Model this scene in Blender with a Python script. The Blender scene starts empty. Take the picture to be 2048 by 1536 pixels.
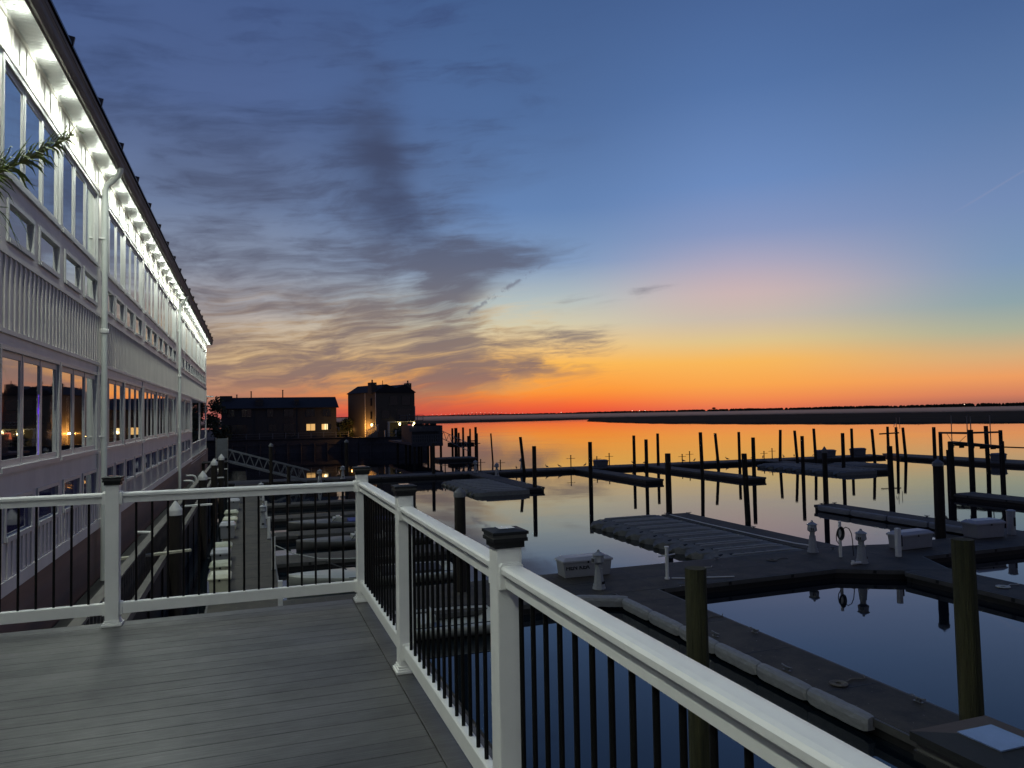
import bpy, bmesh, math, random
from mathutils import Vector, Matrix, noise
R=math.radians; PI=math.pi
rnd=random.Random(7)
sc=bpy.context.scene
C=sc.collection
# ---------------------------------------------------------------- helpers
def srgb(r,g,b):
    f=lambda c:(c/255/12.92) if c/255<=0.04045 else ((c/255+0.055)/1.055)**2.4
    return (f(r),f(g),f(b),1)
class MB:
    def __init__(s): s.v=[]; s.f=[]; s.m=[]
    def add(s,vs,fs,mi=0):
        o=len(s.v); s.v+= [tuple(v) for v in vs]
        for f in fs: s.f.append([i+o for i in f]); s.m.append(mi)
        return s
    def box(s,x0,x1,y0,y1,z0,z1,mi=0):
        v=[(x,y,z) for x in (x0,x1) for y in (y0,y1) for z in (z0,z1)]
        return s.add(v,[(0,1,3,2),(4,6,7,5),(0,4,5,1),(2,3,7,6),(0,2,6,4),(1,5,7,3)],mi)
    def obox(s,c,d,w,h,mi=0,z=None):
        # oriented box: centre line from c to d (3d points), width w horizontal, height h
        a=Vector(c); b=Vector(d); t=(b-a).normalized()
        up=Vector((0,0,1)) if abs(t.z)<.95 else Vector((0,1,0))
        sd=t.cross(up).normalized()*w/2; u=sd.cross(t).normalized()*h/2
        v=[p+i*sd+j*u for p in (a,b) for i in (-1,1) for j in (-1,1)]
        return s.add(v,[(0,1,3,2),(4,6,7,5),(0,4,5,1),(2,3,7,6),(0,2,6,4),(1,5,7,3)],mi)
    def tube(s,pts,r,n=10,mi=0,cap=True):
        pts=[Vector(p) for p in pts]; rs=r if isinstance(r,(list,tuple)) else [r]*len(pts)
        rings=[]; prev=None
        for i,p in enumerate(pts):
            t=(pts[min(i+1,len(pts)-1)]-pts[max(i-1,0)]).normalized()
            if prev is None:
                a=Vector((0,0,1)) if abs(t.z)<.9 else Vector((1,0,0))
                u=t.cross(a).normalized()
            else:
                u=(prev-t*prev.dot(t)).normalized()
            prev=u; w=t.cross(u)
            rings.append([p+(u*math.cos(2*PI*k/n)+w*math.sin(2*PI*k/n))*rs[i] for k in range(n)])
        vs=[q for g in rings for q in g]; fs=[]
        for i in range(len(pts)-1):
            for k in range(n):
                fs.append((i*n+k,i*n+(k+1)%n,(i+1)*n+(k+1)%n,(i+1)*n+k))
        if cap:
            fs.append(tuple(reversed(range(n)))); fs.append(tuple((len(pts)-1)*n+k for k in range(n)))
        return s.add(vs,fs,mi)
    def lathe(s,prof,n=16,c=(0,0,0),mi=0,rot=0):
        vs=[];fs=[]
        for r,z in prof:
            for k in range(n):
                a=rot+2*PI*k/n; vs.append((c[0]+r*math.cos(a),c[1]+r*math.sin(a),c[2]+z))
        for i in range(len(prof)-1):
            for k in range(n):
                fs.append((i*n+k,i*n+(k+1)%n,(i+1)*n+(k+1)%n,(i+1)*n+k))
        fs.append(tuple(reversed(range(n)))); fs.append(tuple((len(prof)-1)*n+k for k in range(n)))
        return s.add(vs,fs,mi)
    def prism(s,poly,z0,z1,mi=0):
        n=len(poly); vs=[(x,y,z0) for x,y in poly]+[(x,y,z1) for x,y in poly]
        fs=[tuple(reversed(range(n))),tuple(range(n,2*n))]+[(k,(k+1)%n,n+(k+1)%n,n+k) for k in range(n)]
        return s.add(vs,fs,mi)
    def extr(s,prof,p0,p1,axis='y',mi=0):
        # profile list of (a,z) extruded along axis between p0,p1 ; for axis y: a=x
        n=len(prof)
        mk=(lambda a,z,t:(a,t,z)) if axis=='y' else (lambda a,z,t:(t,a,z))
        vs=[mk(a,z,p0) for a,z in prof]+[mk(a,z,p1) for a,z in prof]
        fs=[tuple(range(n)),tuple(reversed(range(n,2*n)))]+[(k,n+k,n+(k+1)%n,(k+1)%n) for k in range(n)]
        return s.add(vs,fs,mi)
    def build(s,name,mats,parent=None,smooth=False,bevel=0,fix=True):
        me=bpy.data.meshes.new(name); me.from_pydata(s.v,[],s.f)
        if not isinstance(mats,(list,tuple)): mats=[mats]
        for m in mats: me.materials.append(m)
        for p,mi in zip(me.polygons,s.m): p.material_index=min(mi,len(mats)-1); p.use_smooth=smooth
        if fix:
            bm=bmesh.new(); bm.from_mesh(me); bmesh.ops.recalc_face_normals(bm,faces=bm.faces); bm.to_mesh(me); bm.free()
        me.update()
        o=bpy.data.objects.new(name,me); C.objects.link(o)
        if parent: o.parent=parent
        if smooth and hasattr(me,'set_sharp_from_angle'): me.set_sharp_from_angle(angle=R(40))
        if bevel:
            b=o.modifiers.new('bevel','BEVEL'); b.width=bevel; b.segments=2; b.limit_method='ANGLE'
        return o
def tag(o,label=None,cat=None,group=None,kind=None):
    if label: o['label']=label
    if cat: o['category']=cat
    if group: o['group']=group
    if kind: o['kind']=kind
    return o
def empty(name,loc=(0,0,0),rz=0):
    o=bpy.data.objects.new(name,None); o.location=loc; o.rotation_euler=(0,0,rz); o.empty_display_size=.2; C.objects.link(o); return o
def thing(name,label,cat,loc=(0,0,0),rz=0,group=None): return tag(empty(name,loc,rz),label,cat,group)
def kids(o): return [c for c in C.objects if c.parent==o]
def copy_tree(o,parent=None):
    c=o.copy(); C.objects.link(c); c.parent=parent
    for ch in kids(o): copy_tree(ch,c)
    return c
def place(proto,used,loc,rz=0,label=None,group=None,cat=None):
    o=proto if not used else copy_tree(proto)
    o.location=loc; o.rotation_euler=(0,0,rz)
    tag(o,label,cat,group); return o
# ---------------------------------------------------------------- materials
def mat(name,col,rough=.6,var=.15,scale=6,bump=.1,bscale=40,metal=0,spec=.5,stretch=(1,1,1),emis=None,es=0,col2=None,ior=None,bdist=.01):
    m=bpy.data.materials.new(name); m.use_nodes=True; nt=m.node_tree; b=nt.nodes['Principled BSDF']; L=nt.links.new
    if len(col)==3: col=(*col,1)
    tc=nt.nodes.new('ShaderNodeTexCoord'); mp=nt.nodes.new('ShaderNodeMapping'); L(tc.outputs['Object'],mp.inputs[0]); mp.inputs['Scale'].default_value=stretch
    n=nt.nodes.new('ShaderNodeTexNoise'); n.inputs['Scale'].default_value=scale; n.inputs['Detail'].default_value=6; n.inputs['Roughness'].default_value=.65; L(mp.outputs[0],n.inputs[0])
    cr=nt.nodes.new('ShaderNodeValToRGB'); L(n.outputs['Fac'],cr.inputs[0])
    c2=col2 if col2 else tuple(c*(1-var) for c in col[:3])
    c1=col if col2 else tuple(min(1,c*(1+var)) for c in col[:3])
    cr.color_ramp.elements[0].position=.3; cr.color_ramp.elements[1].position=.7
    cr.color_ramp.elements[0].color=(*c2[:3],1); cr.color_ramp.elements[1].color=(*c1[:3],1)
    L(cr.outputs[0],b.inputs['Base Color'])
    b.inputs['Roughness'].default_value=rough; b.inputs['Metallic'].default_value=metal; b.inputs['Specular IOR Level'].default_value=spec
    if ior: b.inputs['IOR'].default_value=ior
    if bump:
        n2=nt.nodes.new('ShaderNodeTexNoise'); n2.inputs['Scale'].default_value=bscale; n2.inputs['Detail'].default_value=4; L(mp.outputs[0],n2.inputs[0])
        bp=nt.nodes.new('ShaderNodeBump'); bp.inputs['Strength'].default_value=bump; bp.inputs['Distance'].default_value=bdist; L(n2.outputs['Fac'],bp.inputs['Height']); L(bp.outputs[0],b.inputs['Normal'])
    if emis: b.inputs['Emission Color'].default_value=(*emis[:3],1); b.inputs['Emission Strength'].default_value=es
    return m
M={}
M['vinyl']=mat('white_vinyl',(.80,.80,.775),.42,.05,5,.06,45)
M['facade']=mat('white_facade_panel',(.76,.72,.67),.55,.10,1.3,.05,20,stretch=(1,1,.4))
M['baluster']=mat('black_aluminium',(.005,.005,.005),.5,.2,20,.02,80,spec=.2)
M['cap']=mat('black_cap_plastic',(.012,.013,.015),.6,.2,15,.05,80,spec=.25)
M['capband']=mat('grey_cap_band',(.07,.07,.07),.5,.1,15,0,spec=.3)
M['solar']=mat('solar_cell',(.10,.14,.26),.08,.1,30,0,ior=1.8)
M['frame']=mat('window_frame_vinyl',(.58,.58,.57),.45,.05,3,.02,60)
M['glass']=mat('window_glass',(.90,.89,.86),.02,.04,2,.03,1.4,metal=1,bdist=.03)
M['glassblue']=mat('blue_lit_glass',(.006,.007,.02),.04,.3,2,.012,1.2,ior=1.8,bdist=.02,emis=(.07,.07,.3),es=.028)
M['gutter']=mat('unlit_gutter',(.20,.19,.175),.7,.35,2.2,.08,20,stretch=(1,.35,3))  # white gutter; its unlit dusk tone is put into the colour
M['roofmetal']=mat('dark_roof_metal',(.05,.05,.06),.4,.2,4,.05,20,metal=.4)
M['puck']=mat('lamp_lens',(.9,.95,.9),.4,0,1,0,emis=(.86,1,.86),es=14)
M['brown']=mat('brown_clapboard',(.20,.125,.095),.7,.18,2,.15,25,stretch=(1,.2,2))
M['pvc']=mat('white_pvc_pipe',(.75,.76,.74),.35,.06,8,.02,40)
M['pipegrey']=mat('downspout_vinyl',(.66,.69,.66),.45,.10,2,.04,20,stretch=(1,1,.3))
M['timber']=mat('weathered_timber',(.15,.14,.12),.8,.35,5,.4,30,stretch=(1,.15,1))
M['timberdk']=mat('dark_timber',(.018,.017,.015),.9,.4,5,.4,30)
M['pile']=mat('wet_piling',(.022,.018,.014),.9,.45,5,.6,22,stretch=(1,1,.12),bdist=.03)
M['pilegreen']=mat('algae_piling',(.075,.075,.03),.85,.5,6,.7,26,stretch=(2.2,2.2,.1),col2=(.016,.019,.009),bdist=.05)
M['pilecap']=mat('white_piling_cap',(.62,.63,.62),.5,.1,8,.05,30)
M['plank']=mat('pale_plank',(.52,.50,.38),.6,.2,6,.2,30)
M['capdull']=mat('dull_piling_cap',(.16,.17,.18),.6,.15,8,.05,30)
M['dockbox']=mat('gelcoat_box',(.30,.31,.33),.4,.07,4,.04,30)
M['dockboxlid']=mat('gelcoat_lid',(.42,.43,.46),.4,.07,4,.04,30)
M['creambox']=mat('cream_box',(.62,.62,.46),.5,.12,4,.05,30)
M['greenbox']=mat('green_stained_box',(.40,.43,.28),.6,.3,9,.1,30,col2=(.55,.56,.46))
M['ink']=mat('black_lettering',(.01,.01,.01),.6,.1,5,0)
M['pedestal']=mat('pedestal_plastic',(.34,.36,.38),.45,.12,9,.06,40)
M['floatridge']=mat('float_ridge',(.42,.43,.42),.6,.1,5,.05)
M['float']=mat('grey_float_plastic',(.21,.215,.20),.8,.18,5,.15,40)
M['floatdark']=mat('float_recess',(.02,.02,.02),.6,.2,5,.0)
M['rubber']=mat('black_rubber',(.012,.012,.012),.55,.2,8,.05)
M['led']=mat('purple_light_strip',(.1,.02,.5),.4,0,3,0,emis=(.16,.02,1),es=.8)
M['bumper']=mat('grey_vinyl_cover',(.25,.26,.265),.6,.16,6,.5,9,stretch=(3,1,2),bdist=.03)
M['fascia']=mat('dock_edge_strip',(.085,.085,.08),.6,.2,3,.1,30)
M['alu']=mat('aluminium_truss',(.13,.145,.17),.6,.12,4,.05,metal=.0)
M['palefence']=mat('grey_pier_fence',(.07,.078,.09),.7,.2,4,.05)
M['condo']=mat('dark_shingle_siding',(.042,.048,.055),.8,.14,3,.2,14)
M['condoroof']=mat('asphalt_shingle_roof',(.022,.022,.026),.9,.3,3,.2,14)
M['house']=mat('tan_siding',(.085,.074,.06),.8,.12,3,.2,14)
M['housetrim']=mat('pale_house_trim',(.5,.5,.5),.6,.05,3,0)
M['warmwin']=mat('lit_window',(.3,.2,.1),.4,.0,3,0,emis=(1,.58,.2),es=.75)
M['warmwin2']=mat('lit_window_bright',(.3,.25,.15),.4,.0,3,0,emis=(1,.8,.4),es=1.2)
M['dimwin']=mat('dark_window',(.012,.014,.02),.1,.2,3,.0,ior=1.6)
M['warmlamp']=mat('warm_lamp',(1,.7,.4),.4,0,3,0,emis=(1,.62,.25),es=11)
M['yellamp']=mat('yellow_lamp',(1,.8,.4),.4,0,3,0,emis=(1,.8,.35),es=14)
M['farlamp']=mat('far_lamp',(1,.8,.6),.4,0,3,0,emis=(1,.75,.55),es=3)
M['bulk']=mat('bulkhead_timber',(.05,.055,.07),.85,.3,2,.3,8,stretch=(1,1,3))
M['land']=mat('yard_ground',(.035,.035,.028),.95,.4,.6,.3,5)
M['marsh']=mat('marsh_grass_ground',(.030,.022,.014),1,.5,.04,.4,.8,spec=.05,bdist=.3)
M['tree']=mat('tree_silhouette',(.03,.035,.02),.95,.4,.1,0,spec=.1)
M['leaf']=mat('conifer_leaf',(.035,.05,.025),.8,.4,3,0)
M['bark']=mat('bark',(.07,.055,.04),.9,.3,8,.5)
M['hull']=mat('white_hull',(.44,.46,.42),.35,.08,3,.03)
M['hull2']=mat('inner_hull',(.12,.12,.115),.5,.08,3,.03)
M['blue']=mat('blue_cover',(.02,.035,.20),.6,.2,8,.2)
M['steel']=mat('galvanised_steel',(.22,.23,.24),.4,.2,9,.1,metal=.6)
M['frond']=mat('palm_leaflet',(.27,.33,.06),.5,.3,8,.05,col2=(.12,.17,.04))
M['frondstem']=mat('palm_stem',(.26,.28,.06),.5,.2,8,.1)
M['gull']=mat('gull_feathers',(.12,.12,.12),.7,.3,20,0)
# composite deck boards: grain runs along X
def deck_mat():
    m=bpy.data.materials.new('composite_deck'); m.use_nodes=True; nt=m.node_tree; b=nt.nodes['Principled BSDF']; L=nt.links.new
    g=nt.nodes.new('ShaderNodeNewGeometry')
    def nz(sx,sy,sz,scale,detail=8):
        mp=nt.nodes.new('ShaderNodeMapping'); mp.inputs['Scale'].default_value=(sx,sy,sz); L(g.outputs['Position'],mp.inputs[0])
        n=nt.nodes.new('ShaderNodeTexNoise'); n.inputs['Scale'].default_value=scale; n.inputs['Detail'].default_value=detail; n.inputs['Roughness'].default_value=.7; L(mp.outputs[0],n.inputs[0]); return n.outputs['Fac']
    grain=nz(2.2,60,1,1.6); blot=nz(1.2,1.4,1,1.6); at=nt.nodes.new('ShaderNodeAttribute'); at.attribute_name='bv'
    a=nt.nodes.new('ShaderNodeMath'); a.operation='MULTIPLY_ADD'; L(grain,a.inputs[0]); a.inputs[1].default_value=.55
    a2=nt.nodes.new('ShaderNodeMath'); a2.operation='MULTIPLY_ADD'; L(blot,a2.inputs[0]); a2.inputs[1].default_value=.45; a2.inputs[2].default_value=0
    L(a2.outputs[0],a.inputs[2])
    a3=nt.nodes.new('ShaderNodeMath'); a3.operation='MULTIPLY_ADD'; L(at.outputs['Fac'],a3.inputs[0]); a3.inputs[1].default_value=.15; L(a.outputs[0],a3.inputs[2])
    cr=nt.nodes.new('ShaderNodeValToRGB'); e=cr.color_ramp.elements; e[0].position=.36; e[0].color=(.036,.037,.037,1); e[1].position=.84; e[1].color=(.142,.142,.136,1)
    L(a3.outputs[0],cr.inputs[0]); L(cr.outputs[0],b.inputs['Base Color'])
    rr=nt.nodes.new('ShaderNodeMapRange'); L(a.outputs[0],rr.inputs[0]); rr.inputs[1].default_value=.3; rr.inputs[2].default_value=.75; rr.inputs[3].default_value=.66; rr.inputs[4].default_value=.28; L(rr.outputs[0],b.inputs['Roughness'])
    bp=nt.nodes.new('ShaderNodeBump'); bp.inputs['Strength'].default_value=.35; bp.inputs['Distance'].default_value=.004; L(grain,bp.inputs['Height']); L(bp.outputs[0],b.inputs['Normal'])
    return m
M['deck']=deck_mat()
# floating dock top: concrete/composite panels with seams
def dock_mat():
    m=bpy.data.materials.new('dock_panels'); m.use_nodes=True; nt=m.node_tree; b=nt.nodes['Principled BSDF']; L=nt.links.new
    tc=nt.nodes.new('ShaderNodeTexCoord')
    n=nt.nodes.new('ShaderNodeTexNoise'); n.inputs['Scale'].default_value=1.1; n.inputs['Detail'].default_value=12; n.inputs['Roughness'].default_value=.75; L(tc.outputs['Object'],n.inputs[0])
    cr=nt.nodes.new('ShaderNodeValToRGB'); e=cr.color_ramp.elements; e[0].position=.33; e[0].color=(.017,.015,.011,1); e[1].position=.70; e[1].color=(.082,.070,.047,1); L(n.outputs['Fac'],cr.inputs[0])
    sp=nt.nodes.new('ShaderNodeTexNoise'); sp.inputs['Scale'].default_value=14; sp.inputs['Detail'].default_value=2; L(tc.outputs['Object'],sp.inputs[0])
    s2=nt.nodes.new('ShaderNodeMapRange'); L(sp.outputs['Fac'],s2.inputs[0]); s2.inputs[1].default_value=.73; s2.inputs[2].default_value=.76
    mx=nt.nodes.new('ShaderNodeMix'); mx.data_type='RGBA'; L(s2.outputs[0],mx.inputs[0]); L(cr.outputs[0],mx.inputs[6]); mx.inputs[7].default_value=(.20,.20,.18,1)
    L(mx.outputs[2],b.inputs['Base Color']); b.inputs['Roughness'].default_value=.75
    bp=nt.nodes.new('ShaderNodeBump'); bp.inputs['Strength'].default_value=.4; bp.inputs['Distance'].default_value=.01
    n2=nt.nodes.new('ShaderNodeTexNoise'); n2.inputs['Scale'].default_value=25; L(tc.outputs['Object'],n2.inputs[0]); L(n2.outputs['Fac'],bp.inputs['Height']); L(bp.outputs[0],b.inputs['Normal'])
    return m
M['dock']=dock_mat()
def soffit_mat():
    m=bpy.data.materials.new('soffit_beadboard'); m.use_nodes=True; nt=m.node_tree; b=nt.nodes['Principled BSDF']; L=nt.links.new
    b.inputs['Base Color'].default_value=(.78,.79,.77,1); b.inputs['Roughness'].default_value=.4
    tc=nt.nodes.new('ShaderNodeTexCoord'); w=nt.nodes.new('ShaderNodeTexWave'); w.bands_direction='Y'; w.inputs['Scale'].default_value=2.6; L(tc.outputs['Object'],w.inputs[0])
    mr=nt.nodes.new('ShaderNodeMapRange'); L(w.outputs['Fac'],mr.inputs[0]); mr.inputs[1].default_value=0; mr.inputs[2].default_value=.25
    bp=nt.nodes.new('ShaderNodeBump'); bp.inputs['Strength'].default_value=1; bp.inputs['Distance'].default_value=.012; L(mr.outputs[0],bp.inputs['Height']); L(bp.outputs[0],b.inputs['Normal'])
    return m
M['soffit']=soffit_mat()
def water_mat():
    m=bpy.data.materials.new('calm_water'); m.use_nodes=True; nt=m.node_tree; b=nt.nodes['Principled BSDF']; L=nt.links.new
    b.inputs['Base Color'].default_value=(.004,.009,.014,1); b.inputs['Roughness'].default_value=.025; b.inputs['IOR'].default_value=1.5
    b.inputs['Specular IOR Level'].default_value=.62
    g=nt.nodes.new('ShaderNodeNewGeometry')
    def nz(sx,sy,scale,rot=0,detail=3):
        mp=nt.nodes.new('ShaderNodeMapping'); mp.inputs['Scale'].default_value=(sx,sy,1); mp.inputs['Rotation'].default_value=(0,0,rot); L(g.outputs['Position'],mp.inputs[0])
        n=nt.nodes.new('ShaderNodeTexNoise'); n.inputs['Scale'].default_value=scale; n.inputs['Detail'].default_value=detail; L(mp.outputs[0],n.inputs[0]); return n.outputs['Fac']
    a=nz(.25,1,1.2,R(20)); c=nz(.05,.05,1,0,2); d=nz(.5,1,.35,R(-10),2)
    mr=nt.nodes.new('ShaderNodeMapRange'); L(c,mr.inputs[0]); mr.inputs[1].default_value=.45; mr.inputs[2].default_value=.65; mr.inputs[3].default_value=.12; mr.inputs[4].default_value=1
    # calmer inside the basin, a light breeze on the open channel
    sep=nt.nodes.new('ShaderNodeSeparateXYZ'); L(g.outputs['Position'],sep.inputs[0])
    yr=nt.nodes.new('ShaderNodeMapRange'); L(sep.outputs[1],yr.inputs[0]); yr.inputs[1].default_value=55; yr.inputs[2].default_value=90; yr.inputs[3].default_value=.16; yr.inputs[4].default_value=1
    h=nt.nodes.new('ShaderNodeMath'); h.operation='MULTIPLY'; L(a,h.inputs[0]); L(mr.outputs[0],h.inputs[1])
    h1=nt.nodes.new('ShaderNodeMath'); h1.operation='MULTIPLY'; L(h.outputs[0],h1.inputs[0]); L(yr.outputs[0],h1.inputs[1])
    h2=nt.nodes.new('ShaderNodeMath'); h2.operation='MULTIPLY_ADD'; L(d,h2.inputs[0]); h2.inputs[1].default_value=.32; L(h1.outputs[0],h2.inputs[2])
    bp=nt.nodes.new('ShaderNodeBump'); bp.inputs['Strength'].default_value=1; bp.inputs['Distance'].default_value=.011; L(h2.outputs[0],bp.inputs['Height']); L(bp.outputs[0],b.inputs['Normal'])
    return m
M['water']=water_mat()
# ---------------------------------------------------------------- camera
cd=bpy.data.cameras.new('camera'); cam=bpy.data.objects.new('camera',cd); C.objects.link(cam); sc.camera=cam
yaw,pit,rol=.3383,.0402,.0176
F=Vector((math.sin(yaw)*math.cos(pit),math.cos(yaw)*math.cos(pit),math.sin(pit)))
Rr=Vector((math.cos(yaw),-math.sin(yaw),0)); U=Rr.cross(F)
R2=Rr*math.cos(rol)-U*math.sin(rol); U2=U*math.cos(rol)+Rr*math.sin(rol)
mw=Matrix((R2,U2,-F)).transposed().to_4x4(); mw.translation=(0,0,5.6); cam.matrix_world=mw
cd.sensor_width=36; cd.sensor_fit='HORIZONTAL'; cd.lens=36*1488/2048; cd.clip_start=.05; cd.clip_end=20000
# ---------------------------------------------------------------- sky (world)
W=bpy.data.worlds.new('World'); sc.world=W; W.use_nodes=True; nt=W.node_tree; nt.nodes.clear(); L=nt.links.new
class S:
    def __init__(s,sock): s.k=sock
def _in(n,i,v):
    if isinstance(v,S): L(v.k,n.inputs[i])
    else: n.inputs[i].default_value=v
def mth(op,a,b=None,c=None,clamp=False):
    n=nt.nodes.new('ShaderNodeMath'); n.operation=op; n.use_clamp=clamp; _in(n,0,a)
    if b is not None: _in(n,1,b)
    if c is not None: _in(n,2,c)
    return S(n.outputs[0])
S.__add__=lambda a,b:mth('ADD',a,b); S.__radd__=S.__add__; S.__sub__=lambda a,b:mth('SUBTRACT',a,b); S.__rsub__=lambda a,b:mth('SUBTRACT',b,a)
S.__mul__=lambda a,b:mth('MULTIPLY',a,b); S.__rmul__=S.__mul__; S.__truediv__=lambda a,b:mth('DIVIDE',a,b)
def sstep(x,a,b,lo=0.,hi=1.):
    n=nt.nodes.new('ShaderNodeMapRange'); n.interpolation_type='SMOOTHSTEP'; _in(n,0,x); n.inputs[1].default_value=a; n.inputs[2].default_value=b; n.inputs[3].default_value=lo; n.inputs[4].default_value=hi; return S(n.outputs[0])
def gauss(x,c,w):
    t=(x-c)/w; return mth('EXPONENT',t*t*(-1.0))
def ramp(x,stops):
    n=nt.nodes.new('ShaderNodeValToRGB'); r=n.color_ramp; _in(n,0,x)
    for i,(p,col) in enumerate(stops):
        e=r.elements[i] if i<2 else r.elements.new(p)
        e.position=p; e.color=srgb(*col)
    return S(n.outputs[0])
def mix(f,a,b):
    n=nt.nodes.new('ShaderNodeMix'); n.data_type='RGBA'; n.clamp_factor=True; _in(n,0,f)
    for i,v in ((6,a),(7,b)):
        if isinstance(v,S): L(v.k,n.inputs[i])
        else: n.inputs[i].default_value=srgb(*v)
    return S(n.outputs[2])
def fbm(x,y,z,scale=1,detail=5,rough=.55,dist=0):
    c=nt.nodes.new('ShaderNodeCombineXYZ'); _in(c,0,x); _in(c,1,y); _in(c,2,z)
    n=nt.nodes.new('ShaderNodeTexNoise'); n.inputs['Scale'].default_value=scale; n.inputs['Detail'].default_value=detail; n.inputs['Roughness'].default_value=rough; n.inputs['Distortion'].default_value=dist
    L(c.outputs[0],n.inputs[0]); return S(n.outputs['Fac'])
tc=nt.nodes.new('ShaderNodeTexCoord'); nn=nt.nodes.new('ShaderNodeVectorMath'); nn.operation='NORMALIZE'; L(tc.outputs['Generated'],nn.inputs[0])
sp=nt.nodes.new('ShaderNodeSeparateXYZ'); L(nn.outputs[0],sp.inputs[0])
dx,dy,dz=[S(sp.outputs[i]) for i in range(3)]
az=mth('ARCTAN2',dx,dy)*57.2958; el=mth('ARCSINE',dz)*57.2958
K=60.0
def stops(l): return [(max(0,e)/K,c) for e,c in l]
e01=el/K
# elevation ramps of the dusk sky at five bearings (degrees clockwise from +Y)
rL=ramp(e01,stops([(0,(160,98,96)),(1.2,(166,116,110)),(2.6,(196,152,118)),(4.2,(214,180,132)),(6,(202,180,152)),(8,(170,166,168)),(11,(134,144,164)),(15,(104,120,152)),(22,(78,98,142)),(30,(66,88,134)),(42,(52,72,124)),(60,(40,58,108))]))
rM=ramp(e01,stops([(0,(226,76,54)),(.7,(240,106,54)),(1.7,(246,146,54)),(3.8,(244,180,84)),(5.2,(230,192,132)),(6.8,(204,196,168)),(8.6,(174,186,186)),(11.5,(124,150,186)),(15.5,(96,127,174)),(22,(77,106,153)),(30,(64,91,137)),(60,(38,58,108))]))
rN=ramp(e01,stops([(0,(218,108,78)),(.8,(236,134,76)),(1.9,(242,160,76)),(3.6,(240,178,90)),(5.1,(216,190,136)),(6.8,(192,182,168)),(8.6,(190,176,178)),(10.6,(162,162,186)),(13,(130,146,186)),(16.5,(104,134,184)),(23,(80,111,161)),(30,(66,93,141))]+[(60,(38,58,108))]))
rR=ramp(e01,stops([(0,(150,96,88)),(.7,(204,124,92)),(1.8,(230,152,94)),(3.2,(206,168,122)),(4.8,(166,170,148)),(6.6,(136,158,164)),(9.2,(120,146,178)),(13,(110,134,176)),(19,(86,115,160)),(25,(69,97,144)),(60,(38,58,108))]))
rB=ramp(e01,stops([(0,(84,78,86)),(5,(84,82,94)),(15,(78,82,98)),(30,(66,74,96)),(60,(50,62,94))]))
col=mix(sstep(az+sstep(el,6,0)*7.0,-2,20),rL,rM)
col=mix(sstep(az,23,37),col,rN)
col=mix(sstep(az,36,55),col,rR)
col=mix(sstep(az,60,100),col,rB)
col=mix(sstep(az,-20,-80),col,rB)
# clouds: wind-drawn streaks, denser to the left of the afterglow
w1=fbm(az*.10,el*.16,3.1,1,4,.5)-.5
w2=fbm(az*.07,el*.22,9.7,1,3,.5)-.5
u=az+w1*9.0; v=el+w2*3.2+az*-.10
n1=fbm(u*.085,v*.30,0.4,1,8,.58,.1)
n2=fbm(u*.16,v*1.1,5.2,1,7,.60,.1)
n3=fbm(u*.05,v*.12,2.2,1,3,.5)
n4=fbm(u*.34,v*2.5,8.2,1,5,.6,.1)
lw=sstep(el,11,5)
nf=(n1*.44+n2*.36+n3*.10+n4*.10)*(1.0-lw)+(n1*.28+n2*.44+n4*.28)*lw
edge=az+w1*9.0+(n2-.5)*7.0+(el-9.0)*(-.30)
left=sstep(edge,22.5,13.5)
low=sstep(el,19,9)*sstep(el,-.3,1.5)
pd=az+(n3-.5)*7.0+el*.35-16.9
plume=gauss(pd,-.3,3.0)*sstep(pd,3.4,.3)*sstep(el,12,14.5)*sstep(el,30,20)
wedge=gauss(el+(az-20.0)*-.10+(n2-.5)*2.0,12.0,1.3)*sstep(az,31,20)*sstep(az,8,14)
wisp=gauss(el+(az-29.0)*-.16,9.2,.7)*sstep(az,37,30)*sstep(az,20,25)*1.0+gauss(el,5.8,1.2)*sstep(az,29.5,25)*sstep(az,15,20)
lowwisp=gauss(el,4.0,1.9)*sstep(az,31,19)*sstep(az,10,16)
bias=left*low*.082+wedge*.06+wisp*.055+lowwisp*.075+left*.03+plume*.03
dens=sstep(nf+bias+(n3-.5)*.16,.495,.68)*mth('MINIMUM',left+wedge*.9+wisp*1.0+lowwisp*1.1+plume*.3,1.0)*(sstep(el,.2,3.0)*.55+.45)
pl=plume*sstep(n1*.5+n3*.5,.28,.58)*.78
veil=sstep(n3*.6+n1*.4+left*.12,.5,.7)*.30*sstep(el,32,18)*sstep(az,34,12)
ccol=ramp(e01,stops([(0,(150,76,76)),(1.5,(134,86,92)),(3.2,(112,93,102)),(5.5,(102,94,106)),(8.5,(98,94,106)),(12,(84,88,108)),(16,(70,78,104)),(22,(60,76,112)),(30,(56,74,118)),(60,(40,54,98))]))
thin=mix(.55,col,ccol)
# gold-lit thin cloud between the streaks low over the horizon
glow=sstep(n2*.4+n4*.4+n1*.2,.43,.60)*sstep(az,27,12)*sstep(az,-12,0)*sstep(el,10.5,5.5)*sstep(el,.6,2.6)*.85
col=mix(glow,col,(246,196,108))
pink=gauss(el,8.8,2.4)*gauss(az,36,9)*.22
col=mix(pink,col,(214,168,160))
col=mix(veil,col,ccol)
col=mix(dens*.84,col,ccol)
col=mix(pl,col,(60,69,97))
# a broken dark contrail
ct=fbm(az*.9,el*.9,1.0,1,3,.6)
cl=gauss(el,az*.62-2.25+(ct-.5)*1.1,.16)*sstep(az,15,16.5)*sstep(az,23.5,20)*sstep(ct,.40,.52)*.55
col=mix(cl,col,(92,88,106))
ct2=gauss(el,az*.50-12.6,.07)*sstep(az,50,52)*.12
col=mix(ct2,col,(170,160,175))
below=sstep(el,0,-3)
col=mix(below,col,(30,34,44))
bg=nt.nodes.new('ShaderNodeBackground'); L(col.k,bg.inputs[0]); bg.inputs[1].default_value=1.06
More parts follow.
